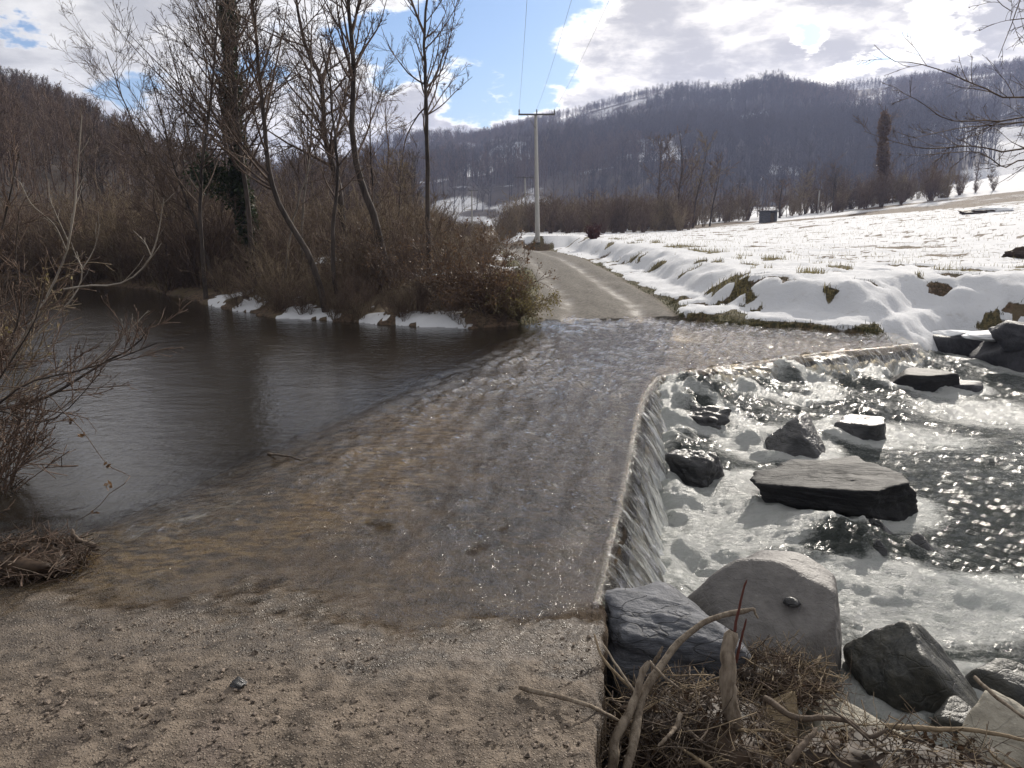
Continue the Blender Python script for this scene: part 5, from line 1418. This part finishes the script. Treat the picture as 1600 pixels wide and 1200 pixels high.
# --- tree outside the right edge whose thin limbs hang into the picture
def right_tree():
    x0, y0 = 10.9, 12.6; z = H(x0, y0); root = empty('overhanging_tree', (x0, y0, z)); tag(root, 'fine bare limbs hanging in from a tree beyond the upper right corner', 'tree')
    b = np.array([x0, y0, z]); tr = spline([(x0, y0, z - .3), (x0 + .1, y0, z + 2.5), (x0 - .1, y0 + .1, z + 5), (x0 + .2, y0, z + 8)], 16); rr = .13 * np.linspace(1, .3, 16); T = Tubes(); T.add(tr, rr, 9)
    link('trunk', T.mesh('trunk', b), M_BARKG, root)
    T = Tubes(); rg = np.random.default_rng(33); E = []
    for k, (pth, zt, dr) in enumerate(((((1600, 152), (1545, 140), (1500, 122), (1480, 113), (1430, 98), (1395, 95), (1366, 70)), 4.3, .01), (((1610, 28), (1585, 20), (1560, 3), (1545, -20)), 5.6, -.07), (((1600, 183), (1540, 188), (1480, 187), (1440, 160), (1412, 146)), 3.9, .01),
                                  (((1600, 232), (1560, 235), (1520, 228), (1450, 232), (1400, 222), (1350, 205)), 3.5, .0), (((1600, 250), (1570, 262), (1530, 238), (1470, 240), (1430, 243)), 3.2, .0), (((1610, 190), (1560, 195), (1500, 200), (1430, 215)), 3.6, .02), (((1640, -40), (1600, -10), (1580, 40), (1560, 90)), 6.0, -.08))):
        yy = y0 - .4 * (k % 3)
        j = int(np.argmin(np.abs(tr[:, 2] - zt)))
        q = spline([tr[j]] + [PY(u, v, yy) for u, v in pth], 26); r_ = .026 * np.linspace(1, .16, 26); T.add(q, r_, 5)
        p1, r1 = branch(q[None], r_[None], 16, .3, 1, (.4, .9), (.1, .22), 6, dr + .02, .09, rg, .0036, .6); T.add(p1, r1, 4)
        p2, r2 = branch(p1, r1, 4, .2, 1, (.4, .9), (.35, .6), 4, dr, .1, rg, .003, .7); T.add(p2, r2, 3); E.append(p2.reshape(-1, 3))
    link('branches', T.mesh('branches', b), M_TWIG, root)
    E = np.concatenate(E); v, f = quads_at(E[rg.integers(0, len(E), 420)] - b, .014, rg); link('catkins', mesh_np('catkins', v, f), M_BARK, root)['kind'] = 'stuff'


right_tree()


# --- grass and stubble
def blades(name, x, y, h, w, mat, seed, lean=.35):
    rg = np.random.default_rng(seed); n = len(x); z = Hs(x, y) - .02
    a = rg.uniform(0, 6.283, n); d = np.stack([np.cos(a), np.sin(a), 0 * a], 1); s = np.stack([-d[:, 1], d[:, 0], 0 * a], 1)
    L = h * rg.uniform(.5, 1.3, n); b = np.stack([x, y, z], 1); l = rg.uniform(0, lean, n)[:, None]
    mid = b + (d * l * .35 + np.array([0, 0, .6])) * L[:, None]; tip = b + (d * l + np.array([0, 0, 1.])) * L[:, None]
    v = np.stack([b - s * w, b + s * w, mid + s * w * .7, mid - s * w * .7, tip + s * w * .2, tip - s * w * .2], 1).reshape(-1, 3)
    o_ = (np.arange(n) * 6)[:, None]; f = np.concatenate([o_ + np.array([[0, 1, 2, 3]]), o_ + np.array([[3, 2, 4, 5]])])
    o = link(name, mesh_np(name, v, f), mat); o['kind'] = 'stuff'; return o


def grass_all():
    rg = np.random.default_rng(21)
    x = rg.uniform(2, 60, 60000); y = 15 + 60 * rg.uniform(0, 1, 60000) ** 1.6; h, cls, A, X = terrain(x, y)
    k = (cls == 2) & (X['t'] > 3.6) & (fbm(x * .6, y * 1.5, 3, 94) > -.05) & (np.abs(x) < y * .75)
    k &= rg.uniform(0, 1, len(x)) < .55
    blades('stubble', x[k], y[k], .11, .0055, M_GRASS, 1, .7)
    n = 90000; x = rg.uniform(-1.2, 10, n); y = 12.6 + 30 * rg.uniform(0, 1, n) ** 2; h, cls, A, X = terrain(x, y)
    k = (A['grass'] > .3) & (rg.uniform(0, 1, n) < A['grass'])
    k2 = k & (X['t'] > 1); k1 = k & ~k2
    blades('bank_grass', x[k2], y[k2], .13, .006, M_GRASS, 2, .8)
    blades('waterside_grass', x[k1], y[k1], .07, .007, M_MOSS, 3, .9)
    # dark tufts in the hollows of the bank
    n = 60000; x = rg.uniform(1, 14, n); y = 12 + 24 * rg.uniform(0, 1, n) ** 1.5; h, cls, A, X = terrain(x, y); k = (cls == 2) & (A['snow'] < .45) & (X['t'] > 1.1) & (X['t'] < 2.4)
    blades('hollow_grass', x[k], y[k], .10, .006, M_MOSSD, 4, 1.2)


M_MOSSD = leaf_mat('dark_grass', (.03, .028, .014), (.09, .075, .035))
grass_all()


# --- the air
def haze():
    bm = bmesh.new(); bmesh.ops.create_cube(bm, size=1)
    bmesh.ops.scale(bm, vec=(3200, 3200, 175), verts=bm.verts); bmesh.ops.translate(bm, vec=(0, 0, 175 / 2 - 4), verts=bm.verts)
    me = bpy.data.meshes.new('haze'); bm.to_mesh(me); bm.free()
    m = bpy.data.materials.new('haze'); m.use_nodes = True; m.node_tree.nodes.clear(); g = G(m.node_tree)
    vol = g.n('ShaderNodeVolumePrincipled', {'Color': (.55, .63, .95, 1), 'Density': .00038, 'Anisotropy': .25}).outputs[0]
    g.n('ShaderNodeOutputMaterial', {'Volume': vol})
    o = link('haze', me, m); o['kind'] = 'stuff'


haze()
